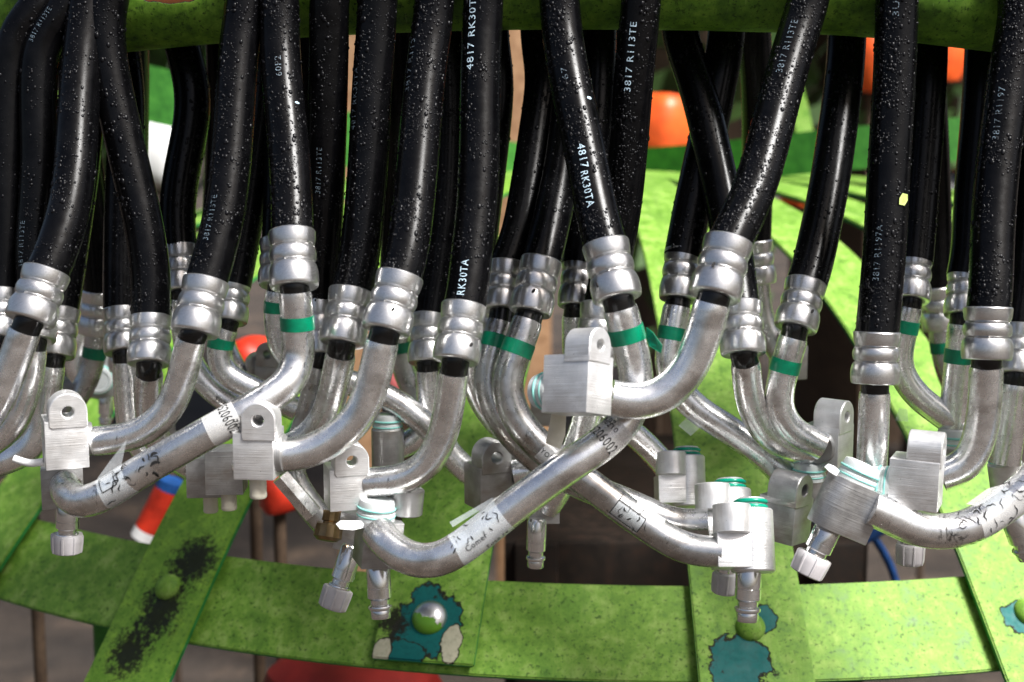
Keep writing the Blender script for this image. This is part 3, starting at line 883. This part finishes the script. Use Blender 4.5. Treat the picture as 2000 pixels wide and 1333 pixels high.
fc = link('round_fitting', lathe([(.0100, -.026), (.0104, -.025), (.0104, 0), (.0098, .0006), (.008, .0006)], 40), M['block2'], root, Matrix.Translation(P(757, 838, .89)))
end_cap(fc, Matrix.Translation(P(757, 838, .89)), .0093, .85)
# -- F6
F = dict(hose=[(741, -30), (737, 30), (727, 160), (718, 330), (708, 450), (696, 545)], fer=((686, 568), (668, 672)), tube=[(664, 702), (652, 760), (632, 820), (590, 864), (520, 893, .835), (455, 910, .85)], Yb=.825, rf=13.2, rt=8.9, mat='alu2')
B = dict(hose=[(957, 70), (969, 150), (957, 300), (942, 420), (928, 560)], fer=((924, 600), (921, 690)), tube=[(923, 710), (931, 762), (960, 812), (1010, 865), (1060, 905, .90)], Yb=.91, rt=8.4)
root, E1, E2 = build_hose('black hose printed 4817 RK30TA along its edge, leading to a dull plugged block', P(664, 700, .82), F, B, print_=[('4817 RK30TA', 694, 262, .95, 5.2, 37, 'ink_worn', 1)], drops=280)
block(root, 437, 925, .838, 22.5, 27, 22, yaw=3, mat='block2', plug=(1.5, 4.8, 11))
# -- F7
F = dict(hose=[(852, -30), (848, 30), (838, 90), (826, 200), (815, 330), (806, 420), (792, 515)], fer=((782, 538), (752, 648)), tube=[(744, 676), (729, 745), (702, 812), (650, 860), (590, 886), (538, 890, .775)], Yb=.785, rf=13.4, rt=9.4, hole=(763, 622))
B = dict(hose=[(1050, 70), (1062, 147), (1050, 250), (1032, 370), (1014, 465), (998, 505)], fer=((990, 515), (982, 608)), tube=[(978, 640), (966, 680), (952, 735), (965, 795), (1015, 865), (1100, 930), (1230, 985), (1320, 1022), (1385, 1022, .83)], Yb=.875, rf=12.6, rt=9.0, tape=[(967, 670, 8)], mat='alu3')
root, E1, E2 = build_hose('thick black hose bent through shiny tube into white block with pale plug below', P(538, 890, .77), F, B, print_=[('3817 R113', 797, 190, .95, 5.2, 33, 'ink_worn', 1)], drops=420)
block(root, 494, 893, .762, 22.5, 26, 24, yaw=-6, lug=(3.5, 7.5, 9.6, 3.2, 14), port=('r', .5, 0, 9.4), plug=(0, 4.8, 12))
post_block(root, 1402, 1022, .828, 1.0, yaw=4, pitch=-22)
# -- F8
F = dict(hose=[(947, -30), (944, 20), (938, 140), (937, 260), (932, 400), (920, 510), (913, 575)], fer=((907, 596), (890, 706)), tube=[(884, 738), (876, 800), (862, 860), (832, 910), (785, 936), (716, 943, .80)], Yb=.795, rf=12.9, rt=8.7, hole=(917, 690))
B = dict(hose=[(1120, 60), (1112, 200), (1100, 320), (1080, 420), (1064, 490)], fer=((1058, 508), (1035, 612)), tube=[(1028, 634), (1012, 680), (990, 745), (1005, 810), (1060, 877), (1150, 945), (1270, 1032), (1335, 1070), (1410, 1080, .80)], Yb=.845, rf=12.6, rt=9.2, hole=(1038, 587), tape=[(1010, 678, 8)], mat='alu3')
root, E1, E2 = build_hose('black hose boldly printed 4817 RK30TA twice, tube bent into block behind frosted cap', P(716, 943, .79), F, B,
    print_=[('4817 RK30TA', 932, 150, .55, 6.2, 50, 'ink', 1), ('RK30TA', 905, 592, .30, 6.2, 21, 'ink', 1)], drops=300)
block(root, 681, 958, .79, 21.5, 24, 24, yaw=16, lug=(2.0, 5.0, 10, 3, 14), port=('r', .5, 0, 8.7))
bo, W = post_block(root, 1441, 1068, .79, 1.03, yaw=4, pitch=-22)
valve(root, P(1463, 1098, .805), P(1459, 1214, .80), .0076)
valve(root, P(1420, 1105, .835), P(1417, 1135, .835), .0055, cap=(13, 8.0))
lb = sticker(root, E2, 1195, 985, 1255, 1022, -.9, .6, 'film'); ink_frame(root, E2, 1200, 988, 1250, 1020, -.75, .35, lb)
tube_text(root, E2, 'packaging', 1205, 985, .45, 3.0, 1, parent=lb)
cracks(lb, E2, 1195, 985, 1260, 1025, -.9, .5, 12, 9)
sticker(root, E2, 1225, 1000, 1280, 1040, .45, 1.35, 'label')
lb = sticker(root, E2, 1062, 878, 1095, 905, -.8, 1.2, 'label'); tube_text(root, E2, 'YOT 10', 1062, 878, -.1, 4.0, 1, parent=lb)
# -- F9
F = dict(hose=[(1090, -30), (1093, 10), (1100, 80), (1116, 170), (1142, 294), (1158, 380), (1175, 455)], fer=((1182, 475), (1207, 585)), tube=[(1213, 610), (1225, 655), (1241, 720), (1240, 785, .78), (1197, 850), (1100, 918, .765), (1000, 992), (920, 1056), (860, 1093, .76), (800, 1092), (755, 1062), (738, 1038, .785)], Yb=.79, rf=13.4, rt=9.7, hole=(1171, 574), tape=[(1224, 655, 8.5)], rh=12)
B = dict(hose=[(1168, 60), (1165, 200), (1150, 350), (1137, 480)], fer=((1133, 505), (1125, 600)), tube=[(1122, 625), (1128, 720), (1165, 792), (1240, 850), (1295, 905), (1325, 950, .895)], Yb=.90, rf=11.5, rt=8.2)
root, E1, E2 = build_hose('black hose with loose green tape end and the longest silver tube, ending in frosted cap', P(760, 1110, .77), F, B,
    print_=[('4817', 1136, 300, -.12, 6.2, 15.5, 'ink', -1), ('RK30TA', 1143, 358, -.20, 6.2, 22.5, 'ink', -1), ('67', 1110, 168, .2, 5, 8, 'ink_worn', 1), ('.', 1122, 216, -.05, 30, 2.0, 'ink', 1)], drops=360)
post_block(root, 1318, 950, .875, .92, yaw=4, pitch=-20)
bo, W = block(root, 748, 1068, .785, 23, 27, 22, yaw=20, roll=6, mat='block2')
end_cap(bo, W @ Matrix.Translation((-.003, .010, .0135)), .0108)
link('lug', eye(.0100, .004, .015), M['block2'], bo, W @ Matrix.Translation((.0155, .014, .0155)) @ Matrix.Rotation(rad(90), 4, 'X'))
valve(root, P(738, 1102, .795), P(744, 1208, .79), .0069)
tri_film(bo, [P(656, 1024, .785), P(664, 1018, .785), P(718, 1018, .785), P(716, 1030, .783), P(690, 1036, .783), P(664, 1034, .784)], 'tie', 'cap_tab', .0008)
# loose end of the tape
tp = [P(1262, 640, .772), P(1275, 650, .765), P(1293, 676, .760), P(1290, 690, .760), P(1268, 676, .765), P(1262, 660, .770)]
tri_film(root, tp, 'tape', 'tape_end', .0003)
lb = sticker(root, E1, 1215, 838, 1172, 868, -1.2, 1.3, 'label'); tube_text(root, E1, '5206002', 1178, 864, -1.25, 8.4, 1, True, ln=20, parent=lb)
tube_text(root, E1, '00210', 1198, 850, -1.1, 4.2, 1, True, parent=lb); tube_text(root, E1, '8.02', 1208, 842, -1.1, 4.2, 1, True, parent=lb)
lb = sticker(root, E1, 985, 1003, 890, 1077, -1.25, 1.3, 'film'); cracks(lb, E1, 980, 1008, 885, 1078, -1.1, .1, 14, 8)
tube_text(root, E1, 'Comer', 905, 1066, -.25, 4.6, -1, parent=lb); tube_text(root, E1, 'Fuse re', 935, 1046, -.95, 4.4, -1, parent=lb)
tri_film(root, [P(878, 1020, .768), P(962, 972, .772), P(968, 978, .770), P(884, 1030, .766)], 'film')
# -- F10
F = dict(hose=[(1257, -30), (1252, 10), (1238, 150), (1227, 290), (1213, 420), (1192, 530), (1182, 575)], fer=((1176, 595), (1163, 712)), tube=[(1160, 737), (1150, 800), (1128, 870), (1100, 940, .87), (1070, 990, .88)], Yb=.86, rf=13.4, rt=8.6)
B = dict(hose=[(1325, 60), (1350, 134), (1375, 220), (1395, 310), (1415, 400), (1432, 490), (1442, 575)], fer=((1446, 592), (1452, 693)), tube=[(1458, 717), (1467, 790), (1500, 850), (1555, 880, .86), (1622, 883, .86)], Yb=.85, rf=13.2, rt=8.9)
root, E1, E2 = build_hose('hose printed 3817 R113TE crossing behind its printed neighbour, lone bare valve below', P(1163, 712, .85), F, B, print_=[('3817 R113TE', 1229, 184, .28, 5.6, 40, 'ink', 1)], drops=330)
block(root, 1062, 1000, .875, 20, 16, 14, mat='block2')
valve(root, P(1049, 1018, .87), P(1046, 1108, .87), .0062)
block(root, 970, 955, .86, 22, 27, 24, yaw=27, lug=(0, 6.2, 10.2, 3.6, 16), port=('r', .5, 0, 8), mat='block2')
link('lug', eye(.0098, .0034, .010), M['block2'], root, basis(P(1000, 872, .895), 20))
tube_b = Path([P(1003, 925, .865), P(1060, 915, .865), P(1100, 905, .868)], .003, 1)
wpart('tube', tube_b.tube(.0082, 28), M['alu'], root)
block(root, 1652, 872, .855, 22, 25, 24, yaw=52, lug=(-1, 6.2, 9.8, 3.2, 18), cap=('b', 8.6, 0), port=('l', .5, 0, 9))
# -- F11
F = dict(hose=[(1590, -30), (1578, 5), (1545, 110), (1518, 210), (1492, 310), (1462, 400), (1434, 453)], fer=((1424, 470), (1395, 580)), tube=[(1389, 598), (1372, 660), (1340, 730), (1292, 774), (1240, 786), (1192, 777, .76)], Yb=.775, rf=13.8, rt=10, rh=12.2, hole=(1388, 540))
B = dict(hose=[(1420, 60), (1400, 180), (1375, 300), (1352, 405), (1339, 475)], fer=((1335, 490), (1325, 586)), tube=[(1322, 605), (1312, 660), (1306, 720), (1345, 785), (1440, 850), (1505, 900), (1555, 955, .87)], Yb=.90, rf=12.2, rt=9, tape=[(1313, 655, 8)], mat='alu2')
root, E1, E2 = build_hose('black hose slanting across the others to a broad collar and a block turned cornerwise', P(1192, 777, .75), F, B, print_=[('3817 R113TE', 1497, 155, .35, 5.6, 37, 'ink_worn', 1)], drops=420)
bo, W = block(root, 1172, 752, .738, 22, 31, 30, yaw=50, roll=3, pitch=-15, lug=(-2, 5.4, 9.4, 2.9, 17))
end_cap(bo, W @ frame(Vector((0, 1, 0)), origin=Vector((-.001, .030, -.003))), .0100)
link('port_ring', lathe([(.0115, -.001), (.0115, .0022), (.0108, .0032), (.009, .0034)], 32), M['block2'], bo, W @ frame(Vector((1, 0, 0)), origin=Vector((.011, .0125, -.002))))
tri_film(bo, [P(1078, 806, .765), P(1106, 806, .765), P(1104, 850, .768), P(1094, 878, .77), P(1066, 866, .768)], 'plug', 'plastic_strip', .0010)
tri_film(root, [P(1325, 832, .86), P(1352, 806, .858), P(1378, 826, .856), P(1349, 852, .858)], 'film')
block(root, 1568, 1020, .832, 21, 27, 25, yaw=48, roll=4, lug=(-2.5, 6.5, 9.8, 3.5, 20), cap=('b', 8.5, 0), mat='block2')
# -- F13 (and F12 behind the rail)
F = dict(hose=[(1754, -30), (1752, 10), (1747, 150), (1735, 350), (1727, 500), (1720, 580), (1715, 632)], fer=((1713, 648), (1709, 750)), tube=[(1708, 775), (1706, 840), (1703, 900), (1700, 960)], Yb=.81, rh=12.4, rf=13.6, rt=8.9, tilt=.003)
B = dict(hose=[(1655, 60), (1650, 140), (1638, 240), (1618, 370), (1600, 460), (1582, 537)], fer=((1575, 552), (1553, 642)), tube=[(1548, 668), (1530, 730), (1520, 790), (1545, 840), (1606, 872)], Yb=.86, rf=12.8, rt=8.8, tape=[(1533, 712, 8)], hole=(1580, 632))
root, E1, E2 = build_hose('straight upright black hose printed 3817 R1197A with a scrap of leaf stuck on it', P(1700, 950, .80), F, B,
    print_=[('3817 R1197A', 1704, 556, .30, 5.4, 33, 'ink_worn', 1), ('3U', 1745, 36, .05, 5.4, 9, 'ink_worn', 1)], drops=420)
lf = [P(1752, 392, .797), P(1760, 384, .797), P(1766, 382, .797), P(1773, 390, .798), P(1772, 403, .798), P(1764, 408, .797), P(1757, 413, .797), P(1753, 404, .797)]
hp = E1.hose
leafpts = []
for (dx, dy) in ((-9, -4), (-3, -9), (5, -13), (10, -6), (11, 5), (3, 11), (-5, 13), (-9, 6)):
    s = hp.s_px(1762, 398+dy, hp.len/2); q, nn = hp.surf(s, -.74-dx/42, E1.rh+.0011); leafpts.append(q)
leaf_o = tri_film(root, leafpts, 'leaf_bit', 'leaf_scrap', .0003)
fc = link('round_fitting', lathe([(.0095, -.014), (.0098, -.013), (.0098, 0), (.009, .0006), (.006, .0006)], 40), M['block2'], root, Matrix.Translation(P(1580, 935, .86)))
end_cap(fc, Matrix.Translation(P(1580, 935, .86)), .0100, .9)
# -- F14
F = dict(hose=[(1994, -30), (1988, 0), (1975, 120), (1955, 270), (1942, 400), (1937, 500), (1934, 585)], fer=((1930, 600), (1927, 703)), tube=[(1926, 722), (1922, 800), (1908, 870), (1882, 913), (1838, 928, .80)], Yb=.795, rh=12.2, rf=13.6, rt=9.4, tilt=.004)
B = dict(hose=[(1815, 60), (1812, 150), (1802, 300), (1792, 420), (1787, 488)], fer=((1785, 500), (1778, 588)), tube=[(1775, 605), (1765, 650), (1756, 715), (1790, 772), (1850, 818), (1885, 845)], Yb=.90, rf=12, rt=8.4, tape=[(1766, 642, 8)])
root, E1, E2 = build_hose('black hose faintly printed 3817 R1197 ending in a square block with narrow white side', P(1838, 928, .79), F, B, print_=[('3817 R1197', 1950, 292, .25, 5.4, 33, 'ink_worn', 1)], drops=380)
bo, W = block(root, 1838, 946, .775, 22, 28, 27, yaw=66, roll=1, lug=(-1, 6, 9.6, 3.0, 19))
end_cap(bo, W @ frame(Vector((0, 1, 0)), origin=Vector((-.001, .0270, -.003))), .0098)
valve(root, P(1780, 1030, .83), P(1778, 1078, .83), .006, cap=(13, 8.4))
tri_film(root, [P(1748, 822, .87), P(1756, 798, .868), P(1772, 800, .866), P(1774, 824, .866)], 'film')
# -- R18: its hose hangs just outside the frame, its tube comes into it
F = dict(hose=[(2096, -30), (2088, 200), (2090, 490)], fer=((2090, 510), (2090, 610)), tube=[(2090, 630), (2085, 760), (2062, 872), (2010, 948), (1950, 996), (1880, 1034, .775), (1800, 1036), (1745, 1012), (1700, 992, .775)], Yb=.80, rt=10, mat='alu2')
B = dict(hose=[(1922, 60), (1915, 200), (1900, 380), (1892, 518)], fer=((1886, 530), (1880, 618)), tube=[(1878, 640), (1872, 700), (1866, 760), (1860, 850)], Yb=.90, rf=11.5, rt=8.6, tape=[(1872, 697, 9)])
root, E1, E2 = build_hose('hose whose thick scuffed tube wears a torn label and ends in tilted capped block', P(1700, 1000, .77), F, B, drops=0)
sticker(root, E1, 2000, 956, 1905, 1022, -.2, 1.35, 'label'); sticker(root, E1, 1980, 972, 1930, 1008, -1.0, .1, 'film')
cracks(root, E1, 2000, 956, 1860, 1040, -1.0, 1.3, 46, 3)
wob = [P(1888, 985, .768), P(1908, 990, .762), P(1945, 966, .763), P(1968, 945, .766), P(1930, 955, .769)]
tri_film(root, wob, 'label', 'label_sticker', .0003)
# tilted block: flat on the tube side, round on the other
W = basis(P(1660, 995, .775), 12, 24, -4)
pts = [(.0155, -.0095), (.0155, .0125), (-.004, .0125)]+[(-.006+.0115*math.cos(t), .0015+.0115*math.sin(t)) for t in [rad(x) for x in range(90, 271, 15)]]
bo = link('fitting_block', prism(pts, .030), M['block2'], root, W @ Matrix.Translation((0, .004, -.015)))
end_cap(bo, W @ Matrix.Translation((-.001, .006, .0148)), .0112)
valve(root, (W @ Matrix.Translation((-.004, .006, -.0145))).translation, (W @ Matrix.Translation((-.0045, .006, -.037))).translation, .0076, cap=(12.5, 9.8))
tri_film(bo, [P(1610, 912, .776), P(1618, 906, .776), P(1630, 911, .775), P(1640, 920, .773), P(1634, 930, .772), P(1620, 922, .774)], 'tie', 'cap_tab', .0008)
fc = link('round_fitting', lathe([(.0112, -.018), (.0116, -.017), (.0116, 0), (.011, .0006), (.006, .0006)], 40), M['block2'], root, Matrix.Translation(P(1862, 872, .885)))
end_cap(fc, Matrix.Translation(P(1862, 872, .885)), .0105)
# -- R19
F = dict(hose=[(2186, -30), (2180, 300), (2180, 540)], fer=((2180, 555), (2180, 655)), tube=[(2180, 680), (2180, 760), (2200, 860)], Yb=.82)
B = dict(hose=[(2018, 60), (2014, 400), (1997, 625)], fer=((1992, 640), (1985, 735)), tube=[(1982, 757), (1972, 830), (1962, 905)], Yb=.86, rf=12.6, rt=9.4)
root, E1, E2 = build_hose('black hose at bundle edge ending in an upright capped fitting and dark slanting valve', P(1962, 905, .86), F, B, drops=0)
WF = basis(P(1962, 905, .86), 0, -10)
fc = link('round_fitting', lathe([(.0100, -.030), (.0104, -.029), (.0104, 0), (.0098, .0006), (.006, .0006)], 40), M['block'], root, WF)
end_cap(fc, WF, .0095)
valve(root, P(1975, 1000, .85), P(2008, 1090, .85), .0078)

# ------------------------------------------------------------------ looser hoses further back, out of focus
def far_fitting(px, py, Y, label):
    root = thing('hose_fitting', label, 'fitting', P(px, py, Y), 'fittings of the far hoses')
    return root
fr = thing('far_hose', 'blurred hose end far back with a square block and round teal ringed cap', 'hose', P(190, 745, 1.15))
fp = Path([P(150, -60, 1.15), P(158, 200, 1.15), P(165, 420, 1.15), P(165, 540, 1.15)], .01, 1); wpart('hose', fp.tube(.0115, 20), M['rubber'], fr)
f0, f1 = P(163, 535, 1.15), P(160, 605, 1.15); link('ferrule', FER, None, fr, frame(f1-f0, origin=f0) @ Matrix.Diagonal((.013, .013, (f1-f0).length, 1)))
fp = Path([P(160, 600, 1.15), P(158, 650, 1.15), P(148, 700, 1.15), P(158, 745, 1.15), P(195, 760, 1.16)], .004, 1); wpart('tube', fp.tube(.0095, 20), M['alu'], fr)
s = fp.s_px(158, 630); wpart('green_tape', fp.patch(.0098, s-.005, s+.005, -math.pi, math.pi*.96, 3, 24), M['tape'], fr)
bo, W = block(fr, 205, 738, 1.13, 27, 32, 26, yaw=30, mat='block2'); end_cap(bo, W @ frame(Vector((-.2, -1, 0)), origin=Vector((-.006, -.002, 0))), .0115)
valve(fr, P(208, 772, 1.14), P(206, 830, 1.14), .006)

def back_hose(label, x0, x1, yf, Y, lean, tape=True):
    """plain hose of the hindmost row: up behind the rail, collar, tube and a small block"""
    r_ = thing('back_row_hose', label, 'hose', P(x1, yf, Y), 'hoses of the hindmost row')
    ra = rail_at(x0)
    pts = [Vector((P(x0, 0, .98).x, ra.y, ra.z+.062)), Vector((P(x0, 0, .98).x, ra.y+.06, ra.z+.035)), P(x0, 10, max(.985, Y-.06)), P(x0*.7+x1*.3+8, yf*.35, Y-.03), P(x0*.3+x1*.7+6, yf*.7, Y), P(x1, yf+8, Y)]
    wpart('hose', Path(pts, .008, 1).tube(.0115, 20), M['rubber'], r_)
    f0, f1 = P(x1, yf, Y), P(x1+lean*.1, yf+84, Y); link('ferrule', FER, None, r_, frame(f1-f0, origin=f0) @ Matrix.Diagonal((.0128, .0128, (f1-f0).length, 1)))
    tpts = [P(x1+lean*.1, yf+82, Y), P(x1+lean*.15, yf+130, Y), P(x1+lean*.45, yf+190, Y), P(x1+lean, yf+240, Y-.005)]
    tp_ = Path(tpts, .004, 2); wpart('tube', tp_.tube(.0082, 20), M['alu3'], r_)
    if tape:
        wpart('green_tape', tp_.patch(.0085, .010, .018, -math.pi, math.pi*.96, 3, 24), M['tape'], r_)
    q = proj(tpts[-1]); block(r_, q[0]+(18 if lean > 0 else -18), q[1], Y-.012, 21, 25, 20, yaw=20 if lean > 0 else -20, lug=(0, 5, 9, 3, 12), mat='block2')
back_hose('hindmost black hose curling to a block beside the leftmost collars', 120, 195, 570, 1.02, -70)
back_hose('hindmost black hose seen below the diagonal yellow green bar', 255, 242, 640, 1.05, 60, False)
back_hose('hindmost black hose hanging behind the two crossing silver tubes', 430, 420, 520, 1.04, 70)
back_hose('hindmost black hose between the taped collar and the brass nut', 600, 600, 500, 1.03, -60, False)
back_hose('hindmost black hose behind the thick shiny bent tube', 775, 770, 560, 1.03, 60)
back_hose('hindmost black hose behind the boldly printed hose', 905, 895, 540, 1.04, 70, False)
back_hose('hindmost black hose in the dark gap between the two green straps', 1200, 1150, 560, 1.03, -70)
back_hose('hindmost black hose hanging behind the slanting hose with the broad collar', 1470, 1475, 470, 1.04, 60, False)
back_hose('hindmost black hose beside the straight upright printed hose', 1800, 1830, 560, 1.06, 60)
back_hose('hindmost black hose beside the torn label', 1960, 1960, 520, 1.04, -60, False)
# ------------------------------------------------------------------ background things
def flat_bar(name, pts, w, th, mat, label, cat, group=None, vertical=True):
    p = Path(pts, .02, 1); v, f = [], []
    for i in range(len(p.A)):
        c = Vector(p.A[i]); t = Vector(p.T[i]); n = t.cross(Vector((0, 0, 1))).normalized(); u = n.cross(t).normalized()
        if u.z < 0: u = -u
        if not vertical: n = Vector((0, -1, 0)); n = (n-t*n.dot(t)).normalized(); u = n.cross(t).normalized()
        for (a, b_) in ((-1, -1), (1, -1), (1, 1), (-1, 1)): v.append(c+u*a*w/2+n*b_*th/2)
    for i in range(len(p.A)-1):
        for k in range(4): f.append((i*4+k, i*4+(k+1) % 4, i*4+4+(k+1) % 4, i*4+4+k))
    f.append((0, 1, 2, 3)); k = (len(p.A)-1)*4; f.append((k, k+1, k+2, k+3))
    o = link(name, mesh_from(v, f, angle=30), mat); tag(o, label, cat, group); return o
flat_bar('curved_bar', [P(1225, 330, 1.78), P(1400, 318, 1.70), P(1600, 296, 1.64), P(1800, 278, 1.62), P(2100, 255, 1.66)], .048, .012, M['green_far'], 'blurred dark green curved metal bar running behind the hoses above the dome', 'metal bar')
flat_bar('curved_bar', [P(1010, 330, 1.8), P(800, 300, 1.74), P(540, 240, 1.7), P(300, 185, 1.68), P(60, 130, 1.7)], .064, .012, M['green_far'], 'blurred green curved metal bar seen beside the bright gap under the rail', 'metal bar')
flat_bar('diagonal_bar', [P(60, 160, 1.35), P(190, 420, 1.30), P(225, 560, 1.28), P(300, 780, 1.26)], .040, .008, M['lime'], 'blurred yellow green flat bar slanting down behind the leftmost hoses', 'metal bar', vertical=False)
flat_bar('diagonal_bar', [P(1535, 120, 1.9), P(1566, 220, 1.9), P(1590, 420, 1.85)], .022, .008, M['lime'], 'short pale green bar slanting behind the hose that crosses the others', 'metal bar', vertical=False)

def post(px, Y, w, ytop, mat, label, cat='post', name='timber_post'):
    c = P(px, 400, Y); top = P(px, ytop, Y).z
    o = link(name, box(w, w, top, .004), M[mat], None, Matrix.Translation((c.x, c.y, top/2)))
    tag(o, label, cat); return o
post(694, 2.5, .07, -150, 'wood', 'pale brown timber post blurred between two dark hoses near a green strap')
post(1022, 2.6, .10, -150, 'wood', 'broad light brown timber post blurred beside the thinnest gap in the hoses')
def trunk(px, Y, r, label):
    c = P(px, 400, Y)
    root = thing('tree', label, 'tree', (c.x, c.y, 0), 'trees behind the frame')
    rnd = random.Random(int(px))
    pts = [Vector((c.x, c.y, 0)), Vector((c.x+.03, c.y, .6)), Vector((c.x-.03, c.y+.05, 1.3)), Vector((c.x+.05, c.y, 2.2)), Vector((c.x, c.y+.1, 3.2))]
    p = Path(pts, .08, 1); wpart('trunk', p.tube(r, 16, lambda s, L: 1.15-.6*s/L), M['bark'], root)
    v, f = [], []
    clumps = [(Vector((c.x+rnd.gauss(0, .6), c.y+rnd.gauss(0, .5), 1.0+rnd.random()*2.6)), .22+.3*rnd.random()) for _ in range(26)]
    for (cc, R) in clumps:
        for _ in range(130):
            d = Vector((rnd.gauss(0, 1), rnd.gauss(0, 1), rnd.gauss(0, 1))).normalized()*R*rnd.random()**.4
            q = cc+d; n = Vector((rnd.gauss(0, 1), rnd.gauss(0, 1), rnd.gauss(0, 1)+.5)).normalized()
            t = n.orthogonal().normalized()*(.05+.03*rnd.random()); b_ = n.cross(t)*.5; k = len(v)
            v += [q-t, q+b_, q+t, q-b_]; f.append((k, k+1, k+2, k+3))
    me = bpy.data.meshes.new('crown'); me.from_pydata([tuple(q) for q in v], [], f); me.update()
    cr = wpart('crown', me, M['leaf'], root)
trunk(1340, 3.6, .16, 'dark tree trunk with leafy crown behind the orange drum')
trunk(1890, 4.2, .15, 'dark leafy tree with bright sky showing through beside the two orange drums')
trunk(1650, 4.8, .20, 'dark leafy tree standing between the orange drums')
trunk(880, 4.6, .2, 'dark leafy tree hidden behind the densest part of the hoses')
trunk(-40, 4.6, .2, 'dark leafy tree left of the bright gap of sky')

def ball_post(px, py, Y, r, mat, label, tall=1.0, name='drum'):
    c = P(px, py, Y)
    root = thing(name, label, 'drum', (c.x, c.y, 0))
    pr = [(r*.55, -r*tall), (r*.82, -r*.92*tall), (r, -r*.6*tall), (r, r*.25*tall), (r*.93, r*.62*tall), (r*.7, r*.88*tall), (r*.35, r*tall), (r*.1, r*1.02*tall)]
    me = lathe(pr, 40)
    for v in me.vertices:
        n_ = mnoise.noise(v.co/r*1.1+Vector((px, py, 0))); v.co *= 1+.20*n_
    link('shell', me, M[mat], root, Matrix.Translation(c))
    p = Path([Vector((c.x, c.y, 0)), Vector((c.x, c.y, c.z-r*.9*tall))], .1, 0); wpart('stand', p.tube(.006, 12), M['bark'], root)
ball_post(1292, 262, 2.2, .052, 'orange', 'blurred bright orange plastic drum beside a hose printed R113TE', 1.25)
ball_post(1702, 118, 2.5, .045, 'orange', 'blurred orange plastic drum in the gap beside the straight upright hose', 1.3)
ball_post(1838, 108, 2.6, .040, 'orange', 'blurred orange plastic drum next to bright specks of sky', 1.2)
ball_post(1552, 372, 2.1, .020, 'orange', 'small blurred orange plastic drum low between the green bars', 1.2)
ball_post(312, 290, 2.4, .048, 'white', 'added white drum standing in for the bright sky gap under the rail', 1.4)  # white shape added where bright sky shows through
ball_post(492, 712, 1.35, .026, 'red', 'blurred red plastic drum behind the crossing silver tubes', 1.0)
ball_post(786, 757, 1.4, .016, 'pink', 'small blurred pink plastic drum beside a silver tube wrapped in film', 1.0)
ball_post(545, 965, 1.30, .018, 'red', 'small blurred red plastic drum below the block with the pale plug', 1.0)
sp = thing('striped_pole', 'slanted pole striped blue, red and white in the dark gap above the hoop', 'pole', (P(250, 1120, 1.32).x, 1.32, 0))
for (n_, a, b_, m_) in (('blue_stripe', (336, 938), (330, 956), 'blue'), ('red_stripe', (330, 956), (290, 1034), 'red'), ('white_stripe', (290, 1034), (281, 1052), 'white'), ('shaft', (281, 1052), (230, 1500), 'bark')):
    wpart(n_, Path([P(*a, 1.32), P((a[0]+b_[0])/2, (a[1]+b_[1])/2, 1.32), P(*b_, 1.32)], .01, 0).tube(.0135 if n_ != 'shaft' else .010, 14), M[m_], sp)
ball_post(62, 955, 1.30, .026, 'yellow', 'blurred flat yellow plastic drum beyond the curled silver tube', .5)
ball_post(690, 1364, 1.25, .085, 'dark_red', 'wide blurred dark red plastic drum below the green hoop', .6)
# dark crate added to darken the gap under the dome, then blue rope
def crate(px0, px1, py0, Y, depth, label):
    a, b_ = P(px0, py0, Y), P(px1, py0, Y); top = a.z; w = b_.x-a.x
    root = thing('shade_crate', label, 'crate', ((a.x+b_.x)/2, Y+depth/2, 0))
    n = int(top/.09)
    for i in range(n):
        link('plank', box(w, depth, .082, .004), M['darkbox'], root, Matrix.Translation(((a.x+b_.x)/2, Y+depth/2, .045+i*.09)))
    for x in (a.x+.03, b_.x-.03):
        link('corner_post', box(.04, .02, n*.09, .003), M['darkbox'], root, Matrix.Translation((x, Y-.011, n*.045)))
crate(985, 1700, 1000, 1.30, .5, 'added dark brown slatted crate standing in for the shade under the dome')
bl = thing('blue_rope', 'tangled blue rope lying in the dark gap under the tilted capped block', 'rope', P(1650, 1090, 1.22))
for (q, r_) in (([(1560, 1130), (1620, 1085), (1680, 1060), (1760, 1010)], .006), ([(1590, 1010), (1630, 1080), (1650, 1160), (1640, 1240)], .004), ([(1700, 1040), (1740, 1100), (1760, 1180)], .004), ([(1530, 1040), (1600, 1060), (1660, 1120), (1720, 1200)], .004)):
    p = Path([P(x, y, 1.34) for x, y in q], .01, 1); wpart('strand', p.tube(r_, 10), M['blue'], bl)
# ribbed black hose lying behind on the right
rb = [P(1700, 440, 1.9), P(1800, 405, 1.9), P(1900, 400, 1.9), P(2050, 420, 1.9)]
p = Path(rb, .004, 1); o = link('ribbed_hose', p.tube(.045, 24, lambda s, L: 1+.06*math.sin(s*330)), M['rubber']); tag(o, 'thick black ribbed hose lying blurred behind the printed hoses by the green straps', 'hose')
p = Path([P(1790, 440, 1.6), P(1850, 450, 1.6), P(1910, 500, 1.6), P(1950, 570, 1.6)], .006, 1); o = link('bent_tube', p.tube(.011, 18), M['alu']); tag(o, 'blurred silver bent tube below the ribbed black hose', 'tube')
